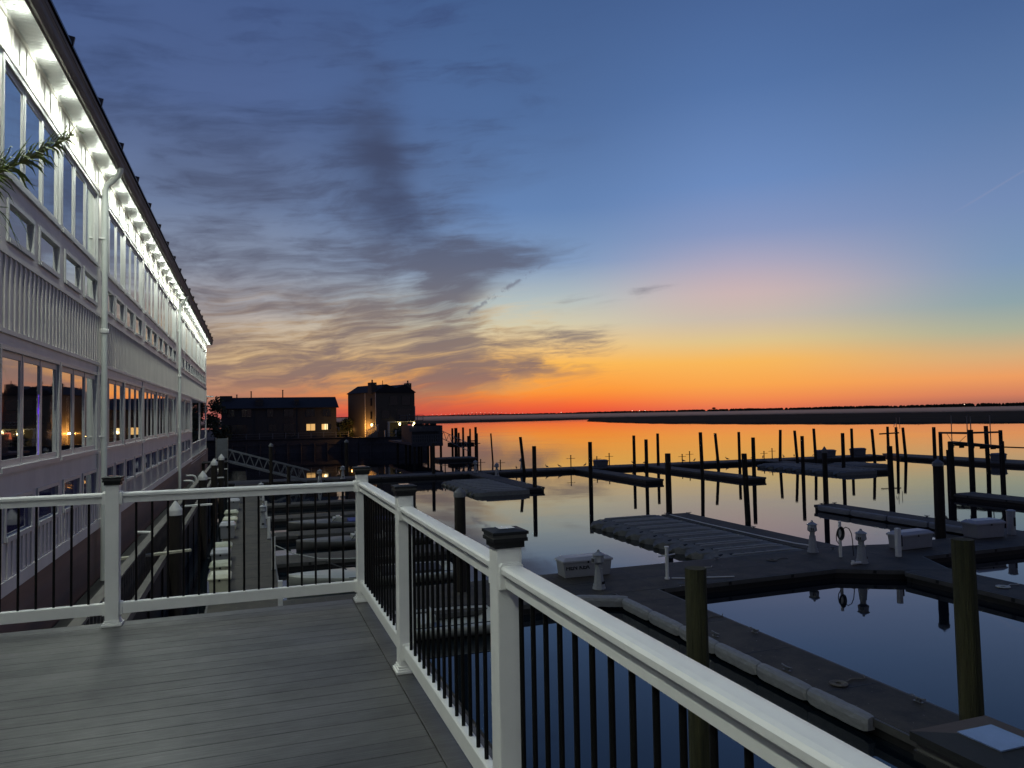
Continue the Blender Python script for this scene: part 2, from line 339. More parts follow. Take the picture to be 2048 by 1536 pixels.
# faint Nishita twilight under it, sun just at the horizon behind the afterglow
sky=nt.nodes.new('ShaderNodeTexSky'); sky.sky_type='NISHITA'; sky.sun_disc=False; sky.sun_elevation=R(-2.5); sky.sun_rotation=R(22)
bg2=nt.nodes.new('ShaderNodeBackground'); L(sky.outputs[0],bg2.inputs[0]); bg2.inputs[1].default_value=.02
ad=nt.nodes.new('ShaderNodeAddShader'); L(bg.outputs[0],ad.inputs[0]); L(bg2.outputs[0],ad.inputs[1])
wo=nt.nodes.new('ShaderNodeOutputWorld'); L(ad.outputs[0],wo.inputs[0])
W.cycles.sampling_method='MANUAL'; W.cycles.sample_map_resolution=512
vs=sc.view_settings; vs.view_transform='Standard'; vs.look='None'; vs.exposure=0; vs.gamma=1; vs.use_curve_mapping=False
def light(kind,name,loc,energy,col,rad=.08,rot=None,spot=None,blend=.6):
    l=bpy.data.lights.get(name) or bpy.data.lights.new(name,kind)
    l.energy=energy; l.color=col; l.shadow_soft_size=rad
    if spot: l.spot_size=spot; l.spot_blend=blend
    o=bpy.data.objects.new(name,l); C.objects.link(o); o.location=loc
    if rot: o.rotation_euler=rot
    return o
LAMP=150
# ================================================================ WATER AND LAND
mb=MB(); mb.add([(-9000,-9000,0),(9000,-9000,0),(9000,9000,0),(-9000,9000,0)],[(0,1,2,3)]); tag(mb.build('water',M['water'],fix=False),kind='structure')
# far shore: marsh islands and low land, one sheet with a wavering edge
def landmass(name,outline,h,m,label=None,kind='structure',cat=None,rough=1.0,back=None):
    b=MB(); n=len(outline); r2=random.Random(len(name)+n)
    vs=[];fs=[]
    cols=7
    for i,(x,y,x2,y2) in enumerate(outline):
        for j in range(cols):
            t=[0,.004,.012,.05,.2,.6,1][j]
            z=[-.3,.25,.5,.7,.8,.8,.7][j]*h*(1+r2.uniform(-.18,.18) if 0<j<6 else 1)
            vs.append((x+(x2-x)*t+r2.uniform(-1,1)*rough*(1 if j==0 else 0),y+(y2-y)*t,z))
    for i in range(n-1):
        for j in range(cols-1): fs.append((i*cols+j,(i+1)*cols+j,(i+1)*cols+j+1,i*cols+j+1))
    b.add(vs,fs); o=b.build(name,m,smooth=True); return tag(o,label,cat,kind=kind)
def interp(pts,n):
    out=[]
    for i in range(len(pts)-1):
        for k in range(n): out.append(tuple(a+(b-a)*k/n for a,b in zip(pts[i],pts[i+1])))
    return out+[pts[-1]]
near=[(206,440),(200,418),(186,360),(178,309),(182,270),(186,246),(192,224),(198,207),(212,184),(225,165),(262,120),(330,50),(430,-60)]
landmass('marsh_ground',interp([(x,y,x*3.2+160,y*3.2+260) for x,y in near],6),.9,M['marsh'],rough=2.5)
farl=[(-900,620),(-260,560),(60,520),(118,500),(150,512),(172,516),(212,520),(262,560),(330,640),(420,760),(700,1000)]
landmass('far_shore_ground',interp([(x,y,x*2.5+ (200 if x>0 else -200),y*3.4) for x,y in farl],6),.8,M['marsh'],rough=4)
# mainland behind
b=MB(); b.add([(-2500,1000,.45),(350,1150,.45),(620,1000,.45),(760,820,.45),(1100,-50,.45),(3600,-300,.5),(9000,-300,2),(9000,9000,2),(-2500,9000,2)],[(0,1,2,3,4,5,6,7,8)]); tag(b.build('mainland_ground',M['marsh']),kind='structure')
# far wood: thousands of small crowns massed along the mainland shore
b=MB(); r3=random.Random(3)
def crown(b,x,y,z,rx,h):
    n=6; vs=[(x+rx*math.cos(2*PI*k/n)*r3.uniform(.7,1.2),y+rx*.6*math.sin(2*PI*k/n),z+h*.45*r3.uniform(.7,1.1)) for k in range(n)]
    vs+=[(x+rx*.6*math.cos(2*PI*k/n+.4),y+rx*.4*math.sin(2*PI*k/n+.4),z+h*.85*r3.uniform(.85,1.08)) for k in range(n)]
    vs+=[(x+rx*.9*math.cos(2*PI*k/n),y+rx*.5*math.sin(2*PI*k/n),z-.5) for k in range(n)]
    vs.append((x,y,z+h))
    fs=[(12+k,12+(k+1)%n,(k+1)%n,k) for k in range(n)]+[(k,(k+1)%n,6+(k+1)%n,6+k) for k in range(n)]+[(6+k,6+(k+1)%n,18) for k in range(n)]
    b.add(vs,fs)
line=[(-400,2250,4.5),(250,2300,4.5),(520,2250,5.0),(760,2250,6.0),(930,2200,6.5),(1050,2150,7.8),(1150,2120,7.6),(1400,2050,8.2),(1700,1900,8.5),(1950,1720,9.0),(2150,1560,9.2),(2300,1420,10.2),(2520,1230,11.0),(2750,1080,11.4),(2980,900,11.2),(3200,700,11)]
for i in range(len(line)-1):
    x0,y0,h0=line[i]; x1,y1,h1=line[i+1]; d=math.hypot(x1-x0,y1-y0); n=int(d/3.2)
    for k in range(n):
        t=k/n; s=noise.noise(Vector((x0+(x1-x0)*t,y0,0))*.012)*.16
        crown(b,x0+(x1-x0)*t+r3.uniform(-4,4),y0+(y1-y0)*t+r3.uniform(-40,40),.3,r3.uniform(6,12),(h0+(h1-h0)*t)*(1.0+.55*min(1,max(0,((x0+(x1-x0)*t)-900)/1500)))*(1+s)*r3.uniform(.90,1.04))
tag(b.build('far_treeline',M['tree'],fix=False),'dark far wood along the mainland shore under the afterglow','treeline',kind='stuff')
# mist lying over the marsh
b=MB(); b.prism([(-900,640),(250,620),(420,600),(600,380),(900,100),(2900,100),(2350,1300),(1300,1900),(400,2100),(-1400,2000)],.5,3.0)
mm=bpy.data.materials.new('mist'); mm.use_nodes=True; q=mm.node_tree; q.nodes.clear()
pv=q.nodes.new('ShaderNodeVolumePrincipled'); pv.inputs['Color'].default_value=(.95,.74,.60,1); pv.inputs['Density'].default_value=.0048; pv.inputs['Anisotropy'].default_value=.6
oo=q.nodes.new('ShaderNodeOutputMaterial'); q.links.new(pv.outputs[0],oo.inputs['Volume'])
tag(b.build('mist',mm),'thin pale mist lying over the far marsh','mist',kind='stuff')
# causeway bridge with lamps
br=thing('causeway_bridge','long low hump-backed bridge dotted with lamps on the horizon','bridge',(640,2550,0))
d=MB(); pts=[]
for k in range(41):
    t=k/40; pts.append((t*260,0,4.6+4.6*math.sin(PI*t)**1.5))
for a,c in zip(pts[:-1],pts[1:]): d.obox(a,c,10,.9)
d.build('bridge_deck',M['tree'],br)
for k in range(1,20):
    t=k/20; z=4.2+4.6*math.sin(PI*t)**1.5; p=MB(); p.box(t*260-.6,t*260+.6,-3,3,-1,z); p.build('pier',M['tree'],br)
for k in range(24):
    x=-40+k*16; z=5.2+(4.6*math.sin(PI*max(0,min(1,x/260)))**1.5); l=MB(); l.tube([(x,0,z),(x,0,z+2.2)],.12,5); l.lathe([(.0,0),(.42,.2),(.42,.7),(0,.9)],6,(x,-.6,z+2.2),mi=1); l.build('lamp',[M['tree'],M['farlamp']],br)
# water tower far off
wt=thing('water_tower','small dark water tower standing above the far treeline','water tower',(1410,2050,0))
p=MB(); p.lathe([(1.2,0),(.9,10.5)],8); p.build('stem',M['tree'],wt)
p=MB(); p.lathe([(.5,9.2),(4.6,10.6),(6.5,12.4),(5.6,14.2),(2.4,15.2),(.1,15.6)],14); p.build('tank',M['tree'],wt,smooth=True)
FL=[(930,2190,7.2,'left of the water tower group and just right of the bridge'),(1137,2105,8.6,'brightest of the far lamps, left of the water tower'),(1163,2105,7.9,'in the short row right of the brightest far lamp, first of it'),(1180,2100,7.9,'in the short row right of the brightest far lamp, last of it'),(1985,1640,9.3,'alone under the treeline above the pilings'),(2330,1340,9.8,'rightmost lamp under the far treeline')]
for i,(x,y,z,t) in enumerate(FL):
    o=thing('shore_lamp','far shore lamp '+t,'lamp',(x,y,0),0,'lamps on the far shore')
    p=MB(); p.tube([(0,0,0),(0,0,z)],.15,5); p.build('pole',M['tree'],o)
    p=MB(); p.lathe([(0,0),(.9,.5),(.9,1.1),(0,1.6)],8,(0,-12,z)); p.build('lamp_head',M['farlamp'],o)
# ================================================================ DECK AND RAILING
DZ=3.886
dk=thing('boardwalk_deck','raised grey composite deck with dark seams and a border board','deck',(0,0,0))
b=MB(); bv=[]
y=7.19; r4=random.Random(11); k=0
faces=0
while y>-5:
    b.box(-3.3,.895,y-.1545-.0025*r4.random(),y,DZ-.025,DZ); bv+= [r4.random()]*6; y-=.16
o=b.build('deck_boards',M['deck'],dk,bevel=.003,fix=True)
at=o.data.attributes.new('bv','FLOAT','FACE')
for i,v in enumerate(bv): at.data[i].value=v
b=MB(); b.box(.901,1.16,-5,7.19,DZ-.025,DZ+.001); o=b.build('border_board',M['deck'],dk,bevel=.003)
b=MB(); b.box(-3.3,1.14,7.19,7.21,DZ-.3,DZ-.004); b.box(1.162,1.18,-5,7.2,DZ-.3,DZ-.004); b.box(-3.28,1.13,-5,7.17,DZ-.28,DZ-.03); b.build('deck_frame',M['timberdk'],dk)
for x,yy in ((1.05,7.0),(1.05,3.2),(1.05,-.8),(-2.6,7.0),(-.8,7.0)):
    b=MB(); b.tube([(x,yy,-1),(x,yy,DZ-.28)],.14,12); b.build('support_pile',M['pile'],dk,smooth=True)
def make_post(parent,x,y,h=1.203):
    w=.0535; b=MB()
    b.box(x-w,x+w,y-w,y+w,DZ+.004,DZ+h); p=b.build('post',M['vinyl'],parent,bevel=.006)
    s=MB(); 
    for (a,z0,z1) in ((.078,.0015,.022),(.068,.022,.034),(.060,.034,.05)): s.box(x-a,x+a,y-a,y+a,DZ+z0,DZ+z1)
    s.build('post_skirt',M['vinyl'],p,bevel=.004)
    c=MB(); z=DZ+h
    c.box(x-.062,x+.062,y-.062,y+.062,z-.028,z-.002,0)
    c.box(x-.073,x+.073,y-.073,y+.073,z-.002,z+.012,0); c.box(x-.070,x+.070,y-.070,y+.070,z+.012,z+.026,1)
    c.box(x-.076,x+.076,y-.076,y+.076,z+.026,z+.038,0)
    a=.076;q=.034
    c.add([(x-a,y-a,z+.038),(x+a,y-a,z+.038),(x+a,y+a,z+.038),(x-a,y+a,z+.038),(x-q,y-q,z+.045),(x+q,y-q,z+.045),(x+q,y+q,z+.045),(x-q,y+q,z+.045)],[(0,1,5,4),(1,2,6,5),(2,3,7,6),(3,0,4,7),(4,5,6,7)],0)
    cp=c.build('post_cap',[M['cap'],M['capband']],p)
    s=MB(); s.box(x-.033,x+.033,y-.033,y+.033,z+.0455,z+.0475); s.build('solar_panel',M['solar'],p)
    return p
ZT=4.995; ZL=4.908; ZB0,ZB1=3.982,4.075
top_prof=[(-.044,ZT-.030),(-.044,ZT-.012),(-.036,ZT-.003),(-.02,ZT),(.02,ZT),(.036,ZT-.003),(.044,ZT-.012),(.044,ZT-.030),(.030,ZT-.036),(.022,ZT-.040),(.022,ZT-.046),(.027,ZT-.048),(.027,ZL),(-.027,ZL),(-.027,ZT-.048),(-.022,ZT-.046),(-.022,ZT-.040),(-.030,ZT-.036)]
bot_prof=[(-.024,ZB0),(-.024,ZB1-.006),(-.018,ZB1),(.018,ZB1),(.024,ZB1-.006),(.024,ZB0)]
def off(p,c): return [(a+c,z) for a,z in p]
def bracket(b,c,t0,t1,axis,zlo,zhi,w):
    prof=[(c-w,zlo-.008),(c-w,zhi-.004),(c-w+.01,zhi+.008),(c+w-.01,zhi+.008),(c+w,zhi-.004),(c+w,zlo-.008)]
    b.extr(prof,t0,t1,axis)
# back railing (along X at Y=7.09)
YC=7.0925
rb=thing('deck_railing','white vinyl railing with black balusters across the far end of the deck','railing')
posts=[-3.235,-1.0995]
for px in posts: make_post(rb,px,YC)
for x0,x1 in ((-3.18,-1.153),(-1.046,.929)):
    b=MB(); b.extr(off(top_prof,YC),x0,x1,'x'); t=b.build('top_rail',M['vinyl'],rb)
    b=MB(); b.extr(off(bot_prof,YC),x0,x1,'x'); t2=b.build('bottom_rail',M['vinyl'],rb)
    for xa in (x0,x1-.022):
        b=MB(); bracket(b,YC,xa-.001,xa+.023,'x',ZL,ZT,.05); b.build('rail_bracket',M['vinyl'],t,bevel=.002)
        b=MB(); bracket(b,YC,xa-.001,xa+.023,'x',ZB0,ZB1,.032); b.build('rail_bracket',M['vinyl'],t2,bevel=.002)
    n=int(round((x1-x0)/.1262)); 
    for k in range(1,n):
        xx=x0+(x1-x0)*k/n; b=MB(); b.tube([(xx,YC,ZB1-.012),(xx,YC,ZL+.002)],.0098,12); b.build('baluster',M['baluster'],rb,smooth=True)
# side railing (along Y at X=.9825)
XC=.9825
rs=thing('deck_railing','white vinyl railing with solar cap posts running beside the water, toward the viewer','railing')
ys=[7.0925,5.0435,2.9125,.7785,-1.355,-3.49]
for yy in ys: make_post(rs,XC,yy)
for a,c in zip(ys[:-1],ys[1:]):
    y1=a-.0535; y0=c+.0535
    b=MB(); b.extr(off(top_prof,XC),y0,y1,'y'); t=b.build('top_rail',M['vinyl'],rs)
    b=MB(); b.extr(off(bot_prof,XC),y0,y1,'y'); t2=b.build('bottom_rail',M['vinyl'],rs)
    for ya in (y0,y1-.022):
        b=MB(); bracket(b,XC,ya-.001,ya+.023,'y',ZL,ZT,.05); b.build('rail_bracket',M['vinyl'],t,bevel=.002)
        b=MB(); bracket(b,XC,ya-.001,ya+.023,'y',ZB0,ZB1,.032); b.build('rail_bracket',M['vinyl'],t2,bevel=.002)
    if c<-2: continue
    n=int(round((y1-y0)/.1262))
    for k in range(1,n):
        yy=y0+(y1-y0)*k/n; b=MB(); b.tube([(XC,yy,ZB1-.012),(XC,yy,ZL+.002)],.0098,12); b.build('baluster',M['baluster'],rs,smooth=True)
# ================================================================ BUILDING
FXX=-3.6
bd=thing('waterfront_building','long white two-storey waterfront building with lit eaves and bands of windows','building',(0,0,0))
G=[(-22.3,-18.55),(-18.3,-14.55),(-14.3,-10.55),(-10.2,-6.45),(-6.1,-2.35),(-2.25,1.5),(1.6,5.3),(5.4,9.05),(9.2,12.95),(13.22,16.93),(17.03,20.78),(21.3,24.95),(25.05,28.88),(29.35,33.2),(33.35,37.25),(37.55,41.45),(42.9,46.6),(47.0,50.9)]
GU=G+[(51.3,55.1),(55.4,59.2),(59.5,63.3),(63.6,67.4)]
def halves(g): 
    out=[]
    for s,e in g: out+=[(s+.3,s+1.82),(s+2.16,e-.04)]
    return out
rows=[(3.77,4.41,halves(G),52.4),(4.86,6.78,G,52.4),(8.47,9.12,halves(GU),69.4),(9.47,11.30,GU,69.4)]
w=MB(); Y0=-24.0; XB=-3.74
def skin(y0,y1,z0,z1,x=FXX): w.box(XB,x,y0,y1,z0,z1)
for zr0,zr1,ws,ye in rows:
    yy=Y0
    for s,e in ws:
        skin(yy,s,zr0,zr1); yy=e
    skin(yy,ye,zr0,zr1)
for z0,z1,ye in ((3.16,3.77,52.4),(4.41,4.86,52.4),(6.78,7.05,52.4),(7.05,8.25,69.4),(8.25,8.47,69.4),(9.12,9.47,69.4),(11.30,12.03,69.4)): skin(Y0,ye,z0,z1)
# core behind
w.box(-13,XB-.02,Y0,52.38,1.2,12.03); w.box(-13,XB-.02,52.38,69.38,7.02,12.03); w.box(-13,-5.6,52.38,69.38,1.2,7.0)
w.box(-5.6,-3.62,52.38,69.4,2.7,3.0); w.box(-3.72,-3.6,69.25,69.4,3.0,7.05); w.box(-3.72,-3.6,60.9,61.05,3.0,7.05)
w.box(-13,-3.62,Y0+.002,52.36,1.1,1.2)
w.build('wall',M['facade'],bd)
# trim and battens
t=MB()
P=.025
for z0,z1,ye in ((2.94,3.16,52.4),(6.99,7.06,52.4),(8.22,8.30,69.4),(4.80,4.835,52.4),(11.36,11.46,69.4),(11.95,12.028,69.4),(6.98,7.05,0)):
    if ye: t.box(FXX+.002,FXX+.035,Y0,ye,z0,z1)
t.box(FXX+.002,FXX+.04,52.4,69.4,6.95,7.06)
t.box(XB,FXX,Y0,52.4,2.94,3.16)
for ye in (-23.9,-14.48,-6.3,5.35,12.99,20.86,29.05,42.5,52.25): 
    if ye<52.5: t.box(FXX+.002,FXX+.03,ye,ye+.13,3.18,6.97)
t.build('trim_board',M['facade'],bd)
t=MB(); yy=Y0+.1
while yy<69.3:
    t.box(FXX+.001,FXX+.026,yy,yy+.055,7.07,8.215)
    if yy<52.2: t.box(FXX+.001,FXX+.022,yy,yy+.05,3.17,3.74)
    yy+=.272
yy=Y0+.1
while yy<69.3:
    t.box(FXX+.001,FXX+.02,yy,yy+.06,11.47,11.94); yy+=.4
t.build('batten_siding',M['facade'],bd)
# windows
def window(y0,y1,z0,z1,n,mg,blue=False,depth=.045):
    f=MB(); fw=.05 if n==1 else .045
    f.box(FXX-depth,FXX+.028,y0-.02,y0+fw,z0-.02,z1+.02); f.box(FXX-depth,FXX+.028,y1-fw,y1+.02,z0-.02,z1+.02)
    f.box(FXX-depth,FXX+.03,y0+fw,y1-fw,z1-fw,z1+.02); f.box(FXX-depth,FXX+.045,y0+fw,y1-fw,z0-.03,z0+fw)
    wd=(y1-y0-2*fw)/n
    for k in range(n):
        a=y0+fw+wd*k; c=a+wd
        if n>1:
            s=.075
            f.box(FXX-depth+.004,FXX-.014+.008*(k%2),a+.006,a+s,z0+fw,z1-fw); f.box(FXX-depth+.004,FXX-.014+.008*(k%2),c-s,c-.006,z0+fw,z1-fw)
            f.box(FXX-depth+.004,FXX-.016,a+s,c-s,z1-fw-.11,z1-fw); f.box(FXX-depth+.004,FXX-.016,a+s,c-s,z0+fw,z0+fw+.11)
    o=f.build('window',M['frame'],bd)
    g=MB(); g.box(FXX-depth-.02,FXX-depth+.012,y0+fw,y1-fw,z0+fw,z1-fw); g.build('pane',mg,o)
    return o
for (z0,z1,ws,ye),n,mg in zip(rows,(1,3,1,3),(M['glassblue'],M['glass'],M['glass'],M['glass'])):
    for s,e in ws:
        wo_=window(s,e,z0,z1,n,mg)
        if z0==4.86 and s==13.22:
            t=MB(); t.box(FXX-.0345,FXX-.030,15.60,15.66,5.0,6.1); t.box(FXX-.0345,FXX-.029,15.57,15.70,5.75,5.86); t.build('light_strip',M['led'],wo_)
# brown clapboard skirt
t=MB(); z=1.72
while z<2.93:
    t.add([(FXX-.005,Y0,z),(FXX-.03,Y0,z+.15),(FXX-.005,72,z),(FXX-.03,72,z+.15),(FXX-.04,Y0,z),(FXX-.04,72,z)],[(0,2,3,1),(0,4,5,2)]); z+=.15
t.box(-3.9,-3.64,Y0,72,.9,2.93)
t.build('clapboard_skirt',M['brown'],bd)
# soffit, gutter, roof
t=MB(); t.box(-3.6,-3.2,Y0,69.4,12.03,12.06); t.build('soffit',M['soffit'],bd)
t=MB()
gp=[(-3.215,12.00),(-3.215,12.30),(-3.075,12.30),(-3.06,12.27),(-3.085,12.22),(-3.09,12.14),(-3.12,12.08),(-3.15,12.04),(-3.19,12.035)]
t.extr(gp,Y0,69.45,'y'); t.box(-3.5,-3.216,Y0,69.4,12.065,12.45); t.box(-3.2,-3.07,Y0,69.5,12.31,12.40)
t.build('gutter',M['gutter'],bd)
t=MB(); t.add([(-3.03,Y0,12.41),(-3.03,69.6,12.41),(-3.03,69.6,12.46),(-3.03,Y0,12.46),(-13,Y0,14.4),(-13,69.6,14.4),(-13,69.6,12.1),(-13,Y0,12.1)],[(0,1,2,3),(3,2,5,4),(0,3,4,7),(1,6,5,2)])
yy=15.11-2.77*14
while yy<69: t.obox((-3.0,yy,12.50),(-9,yy,13.66),.05,.16); yy+=2.77
yy=Y0+.3
while yy<69: t.obox((-3.06,yy,12.475),(-9,yy,13.63),.03,.04); yy+=.45
t.build('roof',M['roofmetal'],bd)
# recessed downlights under the soffit
yy=13.15-1.633*22; ld=None
while yy<69:
    t=MB(); t.lathe([(.088,-.008),(.088,-.001)],20,(-3.37,yy,12.03)); p=t.build('downlight',M['vinyl'],bd)
    t=MB(); t.lathe([(.066,-.012),(.066,-.0085)],20,(-3.37,yy,12.03)); t.build('lamp_lens',M['puck'],p)
    light('SPOT','eave_lamp',(-3.27,yy,12.0),LAMP,(.92,1,.88),.05,(0,0,0),R(170),1.0); light('POINT','eave_glow',(-3.37,yy,11.90),4,(.92,1,.88),.05)
    yy+=1.633
# downspouts
for yy in (-4.2,21.05,42.2):
    t=MB()
    t.tube([(-3.13,yy,12.06),(-3.13,yy,11.98),(-3.18,yy,11.86),(-3.30,yy,11.72),(-3.43,yy,11.60),(-3.47,yy,11.45),(-3.47,yy,11.2),(-3.47,yy,7.86),(-3.47,yy,2.0),(-3.47,yy,1.0)],.072,14)
    o=t.build('downspout',M['pipegrey'],bd,smooth=True)
    t=MB(); t.lathe([(.085,0),(.105,.02),(.105,.10),(.085,.12)],14,(-3.47,yy,7.8)); t.box(-3.60,-3.45,yy-.09,yy+.09,5.2,5.24); t.box(-3.60,-3.45,yy-.09,yy+.09,10.2,10.24); t.build('collar',M['vinyl'],o,smooth=False)
# porch railing and balusters
t=MB(); t.box(-3.69,-3.62,52.5,69.2,3.98,4.04); t.box(-3.69,-3.62,52.5,69.2,3.1,3.15)
yy=52.6
while yy<69.2: t.box(-3.67,-3.64,yy,yy+.03,3.15,3.98); yy+=.3
t.build('porch_railing',M['frame'],bd)
t=MB(); t.tube([(-3.6,69.0,7.55),(-3.0,69.0,7.55)],.06,10); t.build('wall_lamp',M['pvc'],bd,smooth=True)
for yy in (27.95,46.46,47.86):
    zz={27.95:1.84,46.46:2.1,47.86:2.3}[yy]
    t=MB()
    if yy<30: t.tube([(-3.62,yy,zz),(-3.2,yy,zz-.03)],.055,12)
    else: t.tube([(-3.62,yy,zz),(-3.25,yy,zz),(-3.13,yy,zz-.05),(-3.06,yy,zz-.16),(-3.02,yy,zz-.32)],.055,12)
    t.build('drain_pipe',M['pvc'],bd,smooth=True)
# bulkhead walkway at the building's foot
wk=thing('walkway','narrow dark timber walkway along the foot of the white building','walkway')
t=MB(); t.box(-3.62,-2.35,7.5,60,1.58,1.64); t.build('walkway_boards',M['timberdk'],wk)
t=MB(); t.box(-2.5,-2.36,7.5,60,-.6,1.57); t.build('bulkhead_face',M['timberdk'],wk)
t=MB(); 
for k in range(18): t.box(-2.345,-2.305,8+k*3,8.14+k*3,.0,1.6)
t.build('waler_post',M['timberdk'],wk)
t=MB(); t.box(-2.5,-2.32,7.6,60,2.62,2.66); t.build('handrail',M['timber'],wk)
t=MB(); yy=7.6
while yy<60: t.box(-2.43,-2.39,yy,yy+.04,1.66,2.618); yy+=.30
t.build('baluster_row',M['timber'],wk)
fb=MB(); fb.box(-2.16,-2.02,12,60,2.02,2.18); o=tag(fb.build('fender_beam',M['timber']),'long timber fender beam bolted to the white capped piles by the walkway','beam')
# ================================================================ FLOATING DOCKS
def dock(name,label,poly,z=.32,group=None,cat='dock'):
    o=thing(name,label,cat,(0,0,0),0,group)
    b=MB(); b.prism(poly,z-.06,z); b.build('dock_top',M['dock'],o,bevel=.008)
    cx=sum(p[0] for p in poly)/len(poly); cy=sum(p[1] for p in poly)/len(poly)
    n=len(poly); ar=sum(poly[i][0]*poly[(i+1)%n][1]-poly[(i+1)%n][0]*poly[i][1] for i in range(n))
    sg=1 if ar>0 else -1
    b=MB(); f=MB()
    for i in range(n):
        p=Vector((*poly[i],0)); q=Vector((*poly[(i+1)%n],0)); t=(q-p).normalized(); nrm=Vector((t.y,-t.x,0))*sg
        if (q-p).length<.3: continue
        a=p+nrm*.03+t*.004; c=q+nrm*.03-t*.004
        b.obox((a.x,a.y,z-.075),(c.x,c.y,z-.075),.055,.135)
        d=p-nrm*.10; e=q-nrm*.10
        f.obox((d.x,d.y,z-.30),(e.x,e.y,z-.30),.16,.36)
        k=0; Ln=(q-p).length
        while k*2.4+1.2<Ln:
            s=p+t*(k*2.4+1.2)+nrm*.064; f.obox((s.x-t.x*.05,s.y-t.y*.05,z-.075),(s.x+t.x*.05,s.y+t.y*.05,z-.075),.012,.10); k+=1
    b.build('rub_rail',M['fascia'] if z<.4 else M['timber'],o)
    f.build('float',M['rubber'],o)
    # panel seams
    s=MB(); xs=[p[0] for p in poly]; yy_=[p[1] for p in poly]; 
    lx=max(xs)-min(xs); ly=max(yy_)-min(yy_)
    if ly>lx:
        y=min(yy_)+1.2
        while y<max(yy_)-.3: s.box(min(xs)+.06,max(xs)-.06,y,y+.02,z+.0005,z+.004); y+=2.4
    else:
        x=min(xs)+1.2
        while x<max(xs)-.3: s.box(x,x+.02,min(yy_)+.06,max(yy_)-.06,z+.0005,z+.004); x+=2.4
    if n==4: s.build('panel_seam',M['rubber'],o)
    return o
dock('main_dock','long outer floating dock crossing the far side of the basin',[(-2.5,65.3),(66.0,64.0),(66.6,66.8),(-2.5,67.9)])
dock('main_dock','outer floating dock turning back at the far right corner of the basin',[(66.02,62.0),(68.6,66.9),(69.6,66.9),(70.4,20),(67.8,20),(65.3,50)])
dock('walkway_dock','dark floating walkway running beside the white building below the deck',[(-1.15,6),(.8,6),(.8,65.2),(-1.15,65.2)])
nd=dock('near_dock','near floating dock crossing behind the boxes and lantern-shaped pedestals',[(3.2,19.6),(18.2,19.9),(19.5,19.1),(21.3,18.2),(22.4,20.33),(44,20.4),(44,22.7),(23.2,22.55),(21.8,22.9),(3.2,22.9)])
s=MB()
for k in range(16):
    x=4.4+k*2.4
    if x<43: s.box(x,x+.025,20.5 if x>18 else 19.98,22.5,.3205,.324)
s.box(4,18.5,21.25,21.275,.3206,.3242); s.box(22.6,43,21.4,21.42,.3206,.3242)
s.build('panel_seam',M['rubber'],nd)
FG='finger docks between the boats'
def finger(l,x0,x1,y0,y1): 
    return dock('finger_dock',l,[(x0,y0),(x1,y0),(x1,y1),(x0,y1)],.315,FG)
finger('finger dock with a row of grey vinyl bumpers along its near edge',10.05,11.4,3,19.75)
finger('finger dock right of the bumper one, running past the dark algae pile at the right',19.85,21.45,6,18.6)
finger('finger dock carrying the nearest row of jet ski floats',19.9,21.3,23.0,33.7)
finger('finger dock with pale side panels right of the nearest jet ski floats',29.3,30.6,22.7,33.4)
finger('finger dock under the boat lift at the right edge',40.0,41.9,22.7,34.0)
finger('finger dock beside the far left row of jet ski floats',18.6,19.9,50.0,65.2)
finger('empty finger dock left of the middle of the outer dock',28.9,30.4,51.2,64.9)
finger('empty finger dock right of the middle of the outer dock',36.3,38.0,48.6,64.7)
finger('finger dock beside the far right row of jet ski floats',50.2,51.6,49.6,64.4)
LFY=[(47.6,48.9),(41.3,42.6),(35.1,36.4),(28.6,30.2),(21.6,22.8)]
LT=['fifth','fourth','third','second','first']
for (a,c),t in zip(LFY,LT): dock('slip_finger','short finger dock off the walkway dock, %s from the deck'%t,[(.84,a),(7.6,a),(7.6,c),(.84,c)],.31,'short fingers off the walkway dock')
# bumpers on the near finger
b0=None
ends=[18.1,16.62,15.14,13.66,12.18,10.7]
def bumper_mesh(L):
    b=MB(); n=17
    prof=[(-.13,-.18),(-.15,-.02),(-.13,.06),(-.06,.10),(.04,.105),(.05,.06),(.05,-.18)]
    vs=[];fs=[]; rr=random.Random(int(L*100))
    for i in range(n):
        t=i/(n-1); sc_=1-.20*(abs(t-.5)*2)**10
        for (x,z) in prof: vs.append((x*sc_+rr.uniform(-.004,.004),(t-.5)*L,z*sc_+rr.uniform(-.004,.004)))
    m=len(prof)
    for i in range(n-1):
        for k in range(m): fs.append((i*m+k,i*m+(k+1)%m,(i+1)*m+(k+1)%m,(i+1)*m+k))
    fs.append(tuple(range(m))); fs.append(tuple((n-1)*m+k for k in range(m)))
    b.add(vs,fs); return b
pos=['farthest','second farthest','third farthest','fourth farthest','fifth farthest','sixth farthest','seventh farthest','eighth farthest']
pr=bumper_mesh(1.46).build('dock_bumper',M['bumper'],smooth=False)
for i,y in enumerate(ends):
    tag(place(pr,i>0,(9.99,y+.2,.25),0),'grey vinyl bumper on the near finger dock edge, %s of its row'%pos[i],'dock bumper','vinyl bumpers along the near finger dock')
o=tag(copy_tree(pr),'grey vinyl bumper angled around the corner of the near dock below the pedestal','dock bumper','vinyl bumpers along the near finger dock'); o.location=(9.45,19.45,.27); o.rotation_euler=(0,0,R(62))
for i in range(4):
    o=tag(copy_tree(pr),'pale side panel on the finger dock right of the nearest floats, %s'%pos[i],'dock bumper','pale side panels on the far finger dock'); o.location=(29.24,31.9-i*2.35,.24); o.scale=(.6,1.55,1)
